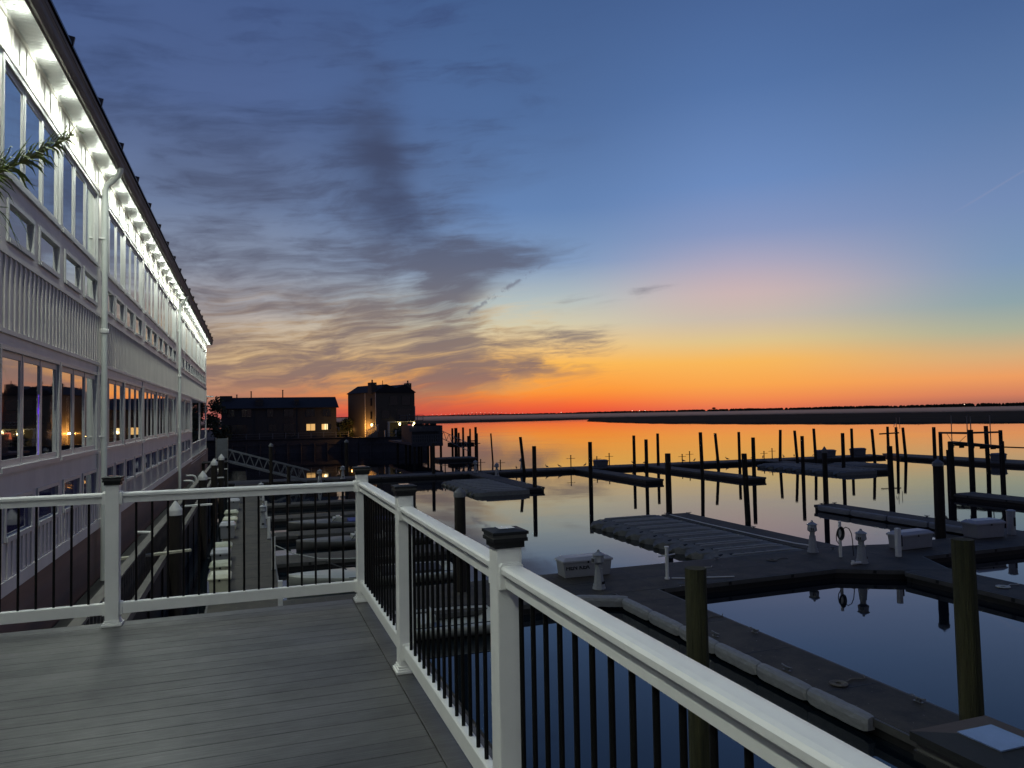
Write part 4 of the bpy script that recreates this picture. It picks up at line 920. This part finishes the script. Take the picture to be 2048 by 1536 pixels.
# ================================================================ BOATS AT THE SHORT FINGERS
def boat(label,x,y,L_,w,rz,m='hull',group=None,cover=False):
    o=thing('moored_boat',label,'boat',(x,y,0),rz,group)
    b=MB(); n=16; vs=[];fs=[]
    prof=[(1,.52),(1.02,.46),(.92,.2),(.55,-.08),(0,-.2)]
    def hw(t): return w/2*min(1,(1-t)**.55*1.35 if t>.45 else 1)*(.9+.1*min(1,t*6))
    for i in range(n+1):
        t=i/n; X=L_*(t-.5); h=hw(t) if t<1 else .01; sh=.10*t*t
        ring=[(X,-h*a,z+sh) for a,z in prof]+[(X,h*a,z+sh) for a,z in reversed(prof[:-1])]
        vs+=ring
    m_=len(prof)*2-1
    for i in range(n):
        for k in range(m_-1): fs.append((i*m_+k,i*m_+k+1,(i+1)*m_+k+1,(i+1)*m_+k))
    fs.append(tuple(range(m_)))
    b.add(vs,fs); b.build('hull',M[m],o,smooth=True)
    d=MB(); vs=[];fs=[]; q=0
    for i in range(n+1):
        t=i/n; X=L_*(t-.5); h=hw(t)*.985 if t<1 else .01; sh=.10*t*t
        z=.525+sh+.035*(1 if t>.6 else 0)
        c=.70 if t<.58 else 0
        zc=.22 if (t<.56 and t>.03) else z+.04
        vs+=[(X,-h,.52+sh),(X,-h*.78,z),(X,-h*.70,zc),(X,h*.70,zc),(X,h*.78,z),(X,h,.52+sh)]
    for i in range(n):
        for k in range(5): fs.append((i*6+k,i*6+k+1,(i+1)*6+k+1,(i+1)*6+k))
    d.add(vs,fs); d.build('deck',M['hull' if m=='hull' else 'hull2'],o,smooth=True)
    c=MB(); c.tube([(L_*.10,-w*.30,.58),(L_*.08,-w*.26,.80),(L_*.05,0,.86),(L_*.08,w*.26,.80),(L_*.10,w*.30,.58)],.02,7); c.build('windscreen_frame',M['rubber'],o,smooth=True)
    c=MB(); c.tube([(-L_*.5,-w*.42,.60),(-L_*.1,-w*.46,.60),(L_*.15,-w*.46,.62)],.02,6); c.tube([(-L_*.5,w*.42,.60),(-L_*.1,w*.46,.60),(L_*.15,w*.46,.62)],.02,6); c.build('rub_rail',M['rubber'],o)
    c=MB(); c.box(L_*.0,L_*.09,-.28,.28,.24,.84); c.box(L_*.02,L_*.06,-.24,.24,.84,.95); c.build('console',M['hull'],o,bevel=.03)
    c=MB(); c.box(-L_*.16,-L_*.09,-.42,.42,.24,.58); c.box(-L_*.17,-L_*.155,-.42,.42,.58,.86); c.build('seat',M['hull'],o,bevel=.03)
    c=MB(); c.box(-L_*.5-.42,-L_*.5-.04,-.16,.16,.55,.98); c.box(-L_*.5-.3,-L_*.5-.12,-.06,.06,-.3,.55); c.build('outboard_motor',M['rubber'],o,bevel=.05)
    o.scale=(1,1.15,.62)
    if cover:
        c=MB(); c.box(-L_*.42,-L_*.05,-w*.30,w*.30,.35,.62); c.build('cover',M['blue' if cover=='blue' else 'rubber'],o,bevel=.06)
    return o
boat('small white boat with its bow toward the walkway dock, between the nearest slips',3.9,25.7,5.6,1.9,R(180-4),cover='dark')
boat('white boat hull largely hidden beneath the bottom rail of the back railing',3.6,19.2,5.0,1.8,R(176))
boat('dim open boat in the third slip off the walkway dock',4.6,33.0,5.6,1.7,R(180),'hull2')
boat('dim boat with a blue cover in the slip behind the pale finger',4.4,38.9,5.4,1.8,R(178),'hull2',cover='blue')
b=MB(); b.tube([(.75,27.4,1.2),(1.4,26.9,.92),(2.2,26.4,.78),(3.2,26.3,.72),(4.6,26.2,.72)],.016,6); tag(b.build('mooring_line',M['hull'],smooth=True),'pale mooring line sagging from the walkway post to the white boat','rope')
for i,(x,y,s) in enumerate([(2.4,25.2,0),(3.6,24.9,1)]):
    b=MB(); b.tube([(x,y+.8,.72),(x+.55,y-.1,.60)],.022,6); o=tag(b.build('oar',M['rubber']),'black oar across the white boat, %s'%('near its bow' if s==0 else 'near its middle'),'oar')
# ================================================================ FAR BANK: CONDO ROW, HOUSE, TREES
b=MB(); b.prism([(-60,123.0),(14.5,123.0),(16,118.2),(26.6,116.5),(33,150),(30,260),(-60,260)],-.5,2.28); tag(b.build('far_bank_ground',M['land']),kind='structure')
bk=thing('bulkhead','dark timber bulkhead with piles holding the far bank under the condo row','bulkhead')
b=MB()
for (x0,y0,x1,y1) in ((-60,122.9,14.5,122.9),(14.5,122.9,16,118.1),(16,118.1,26.6,116.4)):
    b.obox((x0,y0,1.0),(x1,y1,1.0),.16,2.7); b.obox((x0,y0-.1,2.30),(x1,y1-.1,2.30),.5,.12); b.obox((x0,y0-.14,1.35),(x1,y1-.14,1.35),.16,.22)
b.build('bulkhead_face',M['bulk'],bk)
for k in range(20):
    t=MB(); x=-13+k*2.05; y=122.65 if x<14.5 else (118.0 if x<17 else 117.9-.14*(x-16)); t.tube([(x,y,-1),(x,y,1.55)],.14,8); t.build('bulkhead_pile',M['bulk'],bk)
fc=thing('bank_fence','low fence of pale posts along the far bulkhead before the condo row','fence')
for k in range(9):
    x=-.65+(k)*1.95-0.0; t=MB(); t.box(x-.07,x+.07,122.7,122.84,2.37,3.25); t.build('fence_post',M['alu'],fc)
t=MB(); t.box(-2.8,15.1,122.74,122.80,3.12,3.17); t.box(-2.8,15.1,122.745,122.795,2.75,2.79); t.build('fence_rail',M['alu'],fc)
# condo row
cn=thing('condo_row','long dark two-storey condo row with a low pitched roof and two lit windows','condo row')
X0,X1,YF,YK=-4.3,13.25,124.5,134
b=MB(); b.box(X0,X1,YF,YK,2.2,7.35)
b.add([(X0,YF,7.35),(X1,YF,7.35),(X1,YK,7.35),(X0,YK,7.35),(X0,YF+4.75,8.9),(X1,YF+4.75,8.9)],[(0,3,4),(1,5,2)])
b.box(X0+4.95,X0+5.10,YF-.09,YF,2.2,7.3); b.box(X0+11.4,X0+11.55,YF-.09,YF,2.2,7.3)
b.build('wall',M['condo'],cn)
b=MB(); e=.45
b.add([(X0-.3,YF-e,7.22),(X1+.35,YF-e,7.22),(X1+.35,YF+4.75,9.03),(X0-.3,YF+4.75,9.03),(X1+.35,YK+e,7.22),(X0-.3,YK+e,7.22),(X0-.3,YF-e,7.12),(X1+.35,YF-e,7.12),(X1+.35,YF+4.75,8.91),(X0-.3,YF+4.75,8.91)],[(0,1,2,3),(3,2,4,5),(0,6,7,1),(1,7,8,2),(0,3,9,6)])
rf=b.build('roof',M['condoroof'],cn)
b=MB(); b.box(X0-.35,X0+1.5,YF+3.2,YF+6,7.4,9.28); b.build('chimney',M['condo'],rf)
for x,h in ((2.2,9.28+.15),(4.4,9.95),(9.35,10.15)):
    b=MB(); b.tube([(X0+x+.0+ .0,YF+4.6,8.8),(X0+x,YF+4.6,h)],.09,8); b.lathe([(.13,0),(.13,.1)],8,(X0+x,YF+4.6,h)); b.build('vent_pipe',M['condoroof'],rf)
for x0,x1 in ((5.0-4.3,6.2-4.3),(10.7-4.3+.3,11.4-4.3+.3)):
    b=MB(); b.box(x0,x1,YF+.6,YF+3.2,7.5,8.62); b.build('dormer',M['condo'],rf)
wins=[(-3.5,-2.4,5.85,7.0,'dimwin'),(-1.3,.1,5.85,7.05,'dimwin'),(2.5,3.4,5.8,7.0,'dimwin'),(5.1,6.5,5.8,6.95,'dimwin'),(8.5,9.8,5.75,6.95,'dimwin'),(11.1,12.3,5.75,6.9,'dimwin'),(-3.5,-.6,2.6,4.6,'dimwin'),(2.7,3.9,3.5,4.6,'dimwin'),(5.0,6.6,2.6,4.6,'dimwin'),(8.5,9.85,3.5,4.55,'warmwin'),(10.9,12.4,3.6,4.5,'warmwin2')]
for a,c,z0,z1,m in wins:
    b=MB(); f=.07
    b.box(a,c,YF-.05,YF-.001,z1,z1+f); b.box(a,c,YF-.05,YF-.001,z0-f,z0); b.box(a-f,a,YF-.05,YF-.001,z0-f,z1+f); b.box(c,c+f,YF-.05,YF-.001,z0-f,z1+f); b.box((a+c)/2-.03,(a+c)/2+.03,YF-.05,YF-.001,z0,z1)
    w_=b.build('window',M['condo'],cn)
    b=MB()
    if m=='warmwin2': b.box(a,a+.45,YF-.02,YF-.003,z0,z1,0); b.box(a+.45,a+.95,YF-.02,YF-.003,z0,z1,1); b.box(a+.95,c,YF-.02,YF-.003,z0,z1,2); b.build('pane',[M['warmwin'],M['warmwin2'],M['dimwin']],w_)
    else: b.box(a,c,YF-.02,YF-.003,z0,z1); b.build('pane',M[m],w_)
light('POINT','window_glow',(11.4,123.9,3.9),6,(1,.75,.4),.2)
# three-storey house, turned to the canal
hs=thing('lit_house','dark three-storey house with lantern-lit tan lower walls and a balcony','house',(18.75,118.6,2.28),R(20))
Lx,Ly=7.2,9.5
b=MB()
b.box(0,Lx,0,Ly,2.35,7.25); b.box(0,2.0,.0,Ly,0,2.35); b.box(2.0,Lx,2.2,Ly,0,2.35)
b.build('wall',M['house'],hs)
b=MB(); b.box(-.04,.0,-.04,.10,0,7.2); b.box(-.05,-.001,3.4,3.55,0,7.2); b.box(2.02,Lx,-.05,-.001,2.3,2.42); b.box(Lx-.12,Lx,.02,.14,0,2.34); b.box(2.06,2.2,.02,.14,0,2.34); b.build('trim_board',M['housetrim'],hs)
b=MB(); e=.15
z0,zr=7.2,8.45
# two parallel gables over the canal front, hipped at the back
vs=[(-e,-e,z0),(1.9,-e,zr),(3.6,-e,z0+.65),(5.3,-e,zr),(Lx+e,-e,z0),(-e,Ly+e,z0),(1.9,Ly+e,zr),(3.6,Ly+e,z0+.65),(5.3,Ly+e,zr),(Lx+e,Ly+e,z0),(3.6,Ly+e,z0)]
fs=[(0,1,6,5),(1,2,7,6),(2,3,8,7),(3,4,9,8),(5,6,7,10),(10,7,8,9),(0,4,3,2),(0,2,1)]
b.add(vs,fs); b.add([(-e,-e,z0-.12),(Lx+e,-e,z0-.12),(Lx+e,Ly+e,z0-.12),(-e,Ly+e,z0-.12)]+[(-e,-e,z0),(Lx+e,-e,z0),(Lx+e,Ly+e,z0),(-e,Ly+e,z0)],[(0,3,2,1),(0,1,5,4),(1,2,6,5),(2,3,7,6),(3,0,4,7)])
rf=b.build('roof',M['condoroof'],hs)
for x0,x1,y0,y1,zt in ((-.2,.75,1.0,2.2,8.75),(6.2,7.0,.6,1.6,8.7)):
    b=MB(); b.box(x0,x1,y0,y1,6.9,zt); b.lathe([(.13,0),(.13,.45)],8,((x0+x1)/2,(y0+y1)/2,zt)); b.build('chimney',M['house'],rf)
b=MB(); b.tube([(1.6,.6,8.3),(1.6,.6,9.05)],.05,6); b.build('vent_pipe',M['condoroof'],rf)
for a,c,z0_,z1_ in ((2.6,4.0,5.1,6.5),(4.8,6.4,5.1,6.5),(1.1,2.5,3.0,4.2),(3.9,6.3,2.55,4.5)):
    b=MB(); f=.08; b.box(a-f,a,-.05,-.001,z0_-f,z1_+f); b.box(c,c+f,-.05,-.001,z0_-f,z1_+f); b.box(a,c,-.05,-.001,z1_,z1_+f); b.box(a,c,-.05,-.001,z0_-f,z0_)
    w_=b.build('window',M['house'],hs); b=MB(); b.box(a,c,-.02,-.003,z0_,z1_); b.build('pane',M['dimwin'],w_)
for y,z in ((1.2,5.0),(1.2,2.9)):
    b=MB(); b.box(-.04,-.003,y,y+.5,z,z+1.2); b.build('window',M['dimwin'],hs)
bl_=MB(); bl_.box(3.6,8.0,-1.3,-.06,2.42,2.55); bl_.box(7.21,8.0,-.05,3,2.42,2.55)
bal=bl_.build('balcony',M['house'],hs)
b=MB()
b.box(3.6,8.0,-1.3,-1.25,3.38,3.44); b.box(3.6,8.0,-1.3,-1.25,2.95,2.99); b.box(7.95,8.0,-1.24,3,3.38,3.44); b.box(7.95,8.0,-1.24,3,2.95,2.99)
for x in (3.6,5.0,6.4,7.95): b.box(x,x+.06,-1.31,-1.24,2.56,3.37)
for y in (.4,1.7,2.94): b.box(7.945,8.005,y,y+.06,2.56,3.37)
b.build('balcony_rail',M['alu'],bal)
b=MB(); b.box(7.3,7.5,.3,.5,2.56,4.9); b.build('porch_column',M['housetrim'],hs)
b=MB(); b.box(2.1,2.35,-.25,.0,-.0,2.3); b.build('porch_column',M['housetrim'],hs)
def lantern(x,y,z,m,e,c,n='wall_lantern'):
    b=MB(); b.lathe([(.03,-.2),(.12,-.12),(.14,.14),(.03,.22)],8,(x,y,z)); o=b.build(n,M[m],hs)
    p=hs.matrix_basis@Vector((x-.85 if x<0 else x,y+1.6 if x<0 else y-.35,z-.3)); light('POINT','lantern_light_'+m,p,e,c,.08)
bpy.context.view_layer.update()
lantern(-.22,1.0,1.95,'warmlamp',460,(1,.44,.09)); lantern(4.2,-.22,2.0,'yellamp',14,(1,.75,.3)); lantern(6.9,-.22,2.0,'yellamp',14,(1,.75,.3))
# house stairs and yard rail
st=thing('stair_flight','small wooden stair with white rails beside the lit house','stairs',(18.6,117.2,2.3))
b=MB()
for k in range(6): b.box(-1.6+k*.28,-1.3+k*.28,-.5,.5,0,.18+k*.18)
b.build('tread',M['timber'],st)
b=MB()
for y in (-.5,.5):
    b.obox((-1.6,y,1.0),(.3,y,2.0),.06,.06); 
    for k in range(5): b.box(-1.55+k*.42,-1.5+k*.42,y-.02,y+.02,.1+k*.2,.98+k*.22)
b.build('stair_rail',M['housetrim'],st)
yr=thing('yard_railing','low white post railing in front of the lit house','railing')
for k,x in enumerate((19.9,21.6,23.4,25.0)):
    t=MB(); t.box(x-.09,x+.09,117.0-.12*k,117.18-.12*k,2.37,3.4); t.build('rail_post',M['housetrim'],yr)
t=MB(); t.obox((19.9,117.1,3.25),(25.4,116.7,3.25),.05,.06); t.obox((19.9,117.1,2.85),(25.4,116.7,2.85),.05,.05); t.build('rail',M['alu'],yr)
# low shed between the buildings
sh=thing('garden_shed','low orange-lit shed between the condo row and the tall house','shed',(14.8,127,2.28))
b=MB(); b.box(0,2.6,0,3,0,1.4); b.build('wall',M['house'],sh)
b=MB(); b.add([(-.2,-.2,1.4),(2.8,-.2,1.4),(2.8,3.2,1.4),(-.2,3.2,1.4),(-.2,1.5,2.1),(2.8,1.5,2.1)],[(0,1,5,4),(3,4,5,2),(0,4,3),(1,2,5),(0,3,2,1)]); b.build('roof',M['condoroof'],sh)
light('POINT','shed_glow',(15.8,125.6,3.4),9,(1,.5,.15),.1)
# pier house deck standing over the channel
pr_=thing('fenced_pier','white fenced timber pier deck on piles beyond the lit house','pier',(0,0,0))
b=MB(); b.box(19.6,23.7,95,112,1.75,2.0); b.box(19.6,23.7,94.9,95.0,1.6,2.02); b.build('pier_floor',M['bulk'],pr_)
for x in (20.0,21.8,23.5):
    for y in (95.3,101,107):
        b=MB(); b.tube([(x,y,-1),(x,y,1.75)],.16,8); b.build('pier_pile',M['pile'],pr_)
b=MB(); x=19.65
while x<23.7: b.box(x,x+.13,94.93,94.97,2.0,3.05); x+=.30
for z in (2.1,2.55,3.0): b.box(19.6,23.7,94.975,95.0,z,z+.12)
b.box(19.6,23.7,96.4,96.45,3.5,4.2)
y=95.1
while y<112: b.box(23.66,23.70,y,y+.1,2.0,4.2); y+=.26
b.box(23.6,23.655,95,112,4.2,4.28); b.box(19.6,23.7,94.93,95.03,3.05,3.13)
b.build('picket_fence',M['palefence'],pr_)
b=MB(); b.box(20.0,23.2,97,104,2.0,4.25); b.build('locker_wall',M['condo'],pr_)
b=MB(); r5=random.Random(5)
for k in range(60): 
    x=r5.uniform(20.1,23.3); y=r5.uniform(96.8,98.5); s=r5.uniform(.1,.25); b.box(x,x+s,y,y+s,4.2,4.25+s*1.1)
b.build('stacked_gear',M['timberdk'],pr_)
b=MB(); b.lathe([(.05,0),(.10,.08),(.05,.2)],8,(20.0,96.2,4.25)); b.build('lamp',M['farlamp'],pr_)
b=MB(); b.obox((23.7,96,3.6),(26.6,93,1.9),.06,.07); b.obox((23.7,96,2.6),(26.6,93,.9),.06,.07)
for k in range(5):
    t=k/5; u_=(k+1)/5; b.obox((23.7+2.9*t,96-3*t,2.6-1.7*t),(23.7+2.9*(t+.1),96-3*(t+.1),3.6-1.7*(t+.1)),.05,.05); b.obox((23.7+2.9*(t+.1),96-3*(t+.1)+.004,3.6-1.7*(t+.1)),(23.7+2.9*u_,96-3*u_,2.6-1.7*u_),.05,.05)
b.build('side_ramp',M['alu'],pr_)
dock('far_float','dark low float beside the far fenced pier',[(21.5,88),(26.2,88),(26.2,91),(21.5,91)],.35)
# far lift platform among the cluster of piles
fl=thing('far_lift','low dark lift platform among the cluster of piles by the fenced pier','boat lift')
b=MB(); b.box(26.0,29.3,99.5,101.5,1.15,1.75); b.box(28.9,30.0,100.2,100.4,1.85,2.0); b.build('platform',M['timberdk'],fl)
b=MB(); b.box(28.8,30.4,100.2,100.4,1.5,1.6); b.build('beam',M['timberdk'],fl)
CP=[(26.55,100.9,3.75,.3,'leftmost'),(26.9,100.3,3.8,.46,'thick, second from the left'),(27.6,101.4,3.1,.28,'third from the left and shorter'),(27.85,100,3.85,.3,'fourth from the left'),(28.1,98.2,2.7,.38,'fifth from the left, short and thick'),(28.8,99.8,3.65,.26,'sixth, standing a little apart'),(29.6,99.2,3.0,.3,'nearer one of the right-hand twins'),(29.9,100.8,3.85,.36,'taller one of the right-hand twins')]
for x,y,t,dd,l in CP: piling(x,y,t,dd,'dark pile in the cluster by the fenced pier, '+l,group='cluster of piles by the fenced pier')
# trees and bushes on the far bank
def leafy(label,x,y,z,h,w,seed,kind='conifer',group='dark trees on the far bank',n=1500,nm='tree'):
    o=thing(nm,label,'tree' if nm=='tree' else 'bush',(x,y,z),0,group); r=random.Random(seed)
    t=MB(); t.tube([(0,0,0),(.05,0,h*.4),(0,.05,h*.8)],[.16,.12,.04],8)
    for k in range(7):
        a=k*2.4; zz=h*(.3+.08*k); t.tube([(0,0,zz),(math.cos(a)*w*.3,math.sin(a)*w*.3,zz+.3)],[.05,.015],5)
    t.build('trunk',M['bark'],o)
    c=MB(); cl=[]
    for k in range(22):
        tt=r.uniform(.08,.97); rad=w/2*((1-tt)**.6 if kind=='conifer' else math.sqrt(max(.05,1-(tt*2-1)**2)))*r.uniform(.5,1.1); a=r.uniform(0,6.28)
        cl.append((rad*math.cos(a)*.8,rad*math.sin(a)*.8,tt*h,r.uniform(.24,.44)*w*.5))
    for k in range(n):
        cx,cy,cz,cr=r.choice(cl); p=Vector((r.gauss(0,1),r.gauss(0,1),r.gauss(0,1))).normalized()*cr*r.uniform(.5,1.15)+Vector((cx,cy,cz)); s=r.uniform(.13,.30)
        d1=Vector((r.gauss(0,1),r.gauss(0,1),r.gauss(0,1))).normalized()*s; d2=d1.orthogonal().normalized()*s*.6
        c.add([p-d1,p+d2,p+d1,p-d2],[(0,1,2,3)])
    c.build('crown',M['leaf'],o,fix=False); return o
leafy('dark bushy tree at the left end of the condo row',-4.7,119,2.3,6.3,4.2,1)
leafy('taller dark tree left of the condo row beside the white building',-7.0,117,2.3,6.9,4.4,2)
leafy('dark tree just past the porch of the white building',-8.6,110,1.2,7.0,4.8,3,kind='round')
leafy('small dark shrub between the condo row and the tall house',15.4,126.2,2.3,2.9,2.6,4,kind='round',n=700,nm='shrub',group='shrubs on the far bank')
leafy('low dark shrub at the right end of the condo row',13.9,125.4,2.3,2.4,2.0,5,kind='round',n=500,nm='shrub',group='shrubs on the far bank')
leafy('low dark shrub under the balcony of the tall house',22.5,117.6,2.3,1.2,2.4,6,kind='round',n=400,nm='shrub',group='shrubs on the far bank')
# ================================================================ PALM at the left, trunk beside the deck
pm=thing('palm_tree','palm tree at the left edge with arching green fronds before the windows','palm tree',(-3.05,4.3,DZ))
t=MB(); t.tube([(0,0,-.0),(.03,.02,.8),(.02,.05,1.6),(.05,.08,2.2)],[.13,.11,.10,.09],12)
for k in range(21):
    a=k*2.4; z=.1+k*.1; t.obox((.10*math.cos(a),.10*math.sin(a),z),(.17*math.cos(a),.17*math.sin(a),z+.13),.07,.02)
t.build('trunk',M['bark'],pm)
def frond(pts,ln,seed,n=64,droop=.5):
    r=random.Random(seed); P=[Vector(p) for p in pts]
    def at_(t):
        # quadratic/cubic bezier
        k=len(P)-1
        return sum((P[i]*(math.comb(k,i)*t**i*(1-t)**(k-i)) for i in range(k+1)),Vector())
    s=MB(); s.tube([at_(i/20) for i in range(21)],[.022*(1-i/22)+.003 for i in range(21)],6); st_=s.build('palm_frond',M['frondstem'],pm,smooth=True)
    l=MB()
    for i in range(n):
        t=.12+.88*i/n; p=at_(t); tg=(at_(min(1,t+.01))-at_(max(0,t-.01))).normalized()
        sd=tg.cross(Vector((0,0,1))).normalized(); up=sd.cross(tg)
        for sgn in (-1,1):
            L_=ln*(.55+.6*math.sin(PI*min(1,t*.9+.1)))*r.uniform(.75,1.1)
            d=(tg*r.uniform(.5,.9)+sd*sgn*r.uniform(.6,1)+up*r.uniform(.0,.6)).normalized()
            wv=.011*r.uniform(.6,1.3); m=5; vs=[]
            w_=d.cross(up).normalized()
            for j in range(m+1):
                q=j/m; pt=p+d*L_*q+Vector((0,0,-1))*droop*L_*q*q*r.uniform(.8,1.2)
                ww=wv*(1-q)**.6*(1.0)
                vs+= [pt-w_*ww,pt+w_*ww]
            l.add(vs,[(2*j,2*j+1,2*j+3,2*j+2) for j in range(m)])
    l.build('leaflets',M['frond'],st_,fix=False)
c0=(.05,.08,2.2)
frond([c0,(.8,.35,2.55),(1.5,.6,2.95),(2.02,.78,3.44)],.40,1,200,.45)
frond([c0,(.6,.2,2.7),(1.2,.35,3.0),(1.70,.6,2.92)],.40,2,46,1.1)
frond([c0,(.5,.5,2.7),(1.1,.9,2.7),(1.45,1.2,2.2)],.40,3,46,1.0)
frond([c0,(-.3,.3,2.9),(-.3,1.0,3.0),(-.2,1.6,2.8)],.4,4,40,.6)
frond([c0,(.2,-.6,2.9),(.4,-1.2,3.0),(.5,-1.8,2.6)],.4,5,40,.7)
frond([c0,(-.2,-.5,2.8),(-.4,-1.0,2.9),(-.45,-1.5,2.5)],.4,6,40,.7)
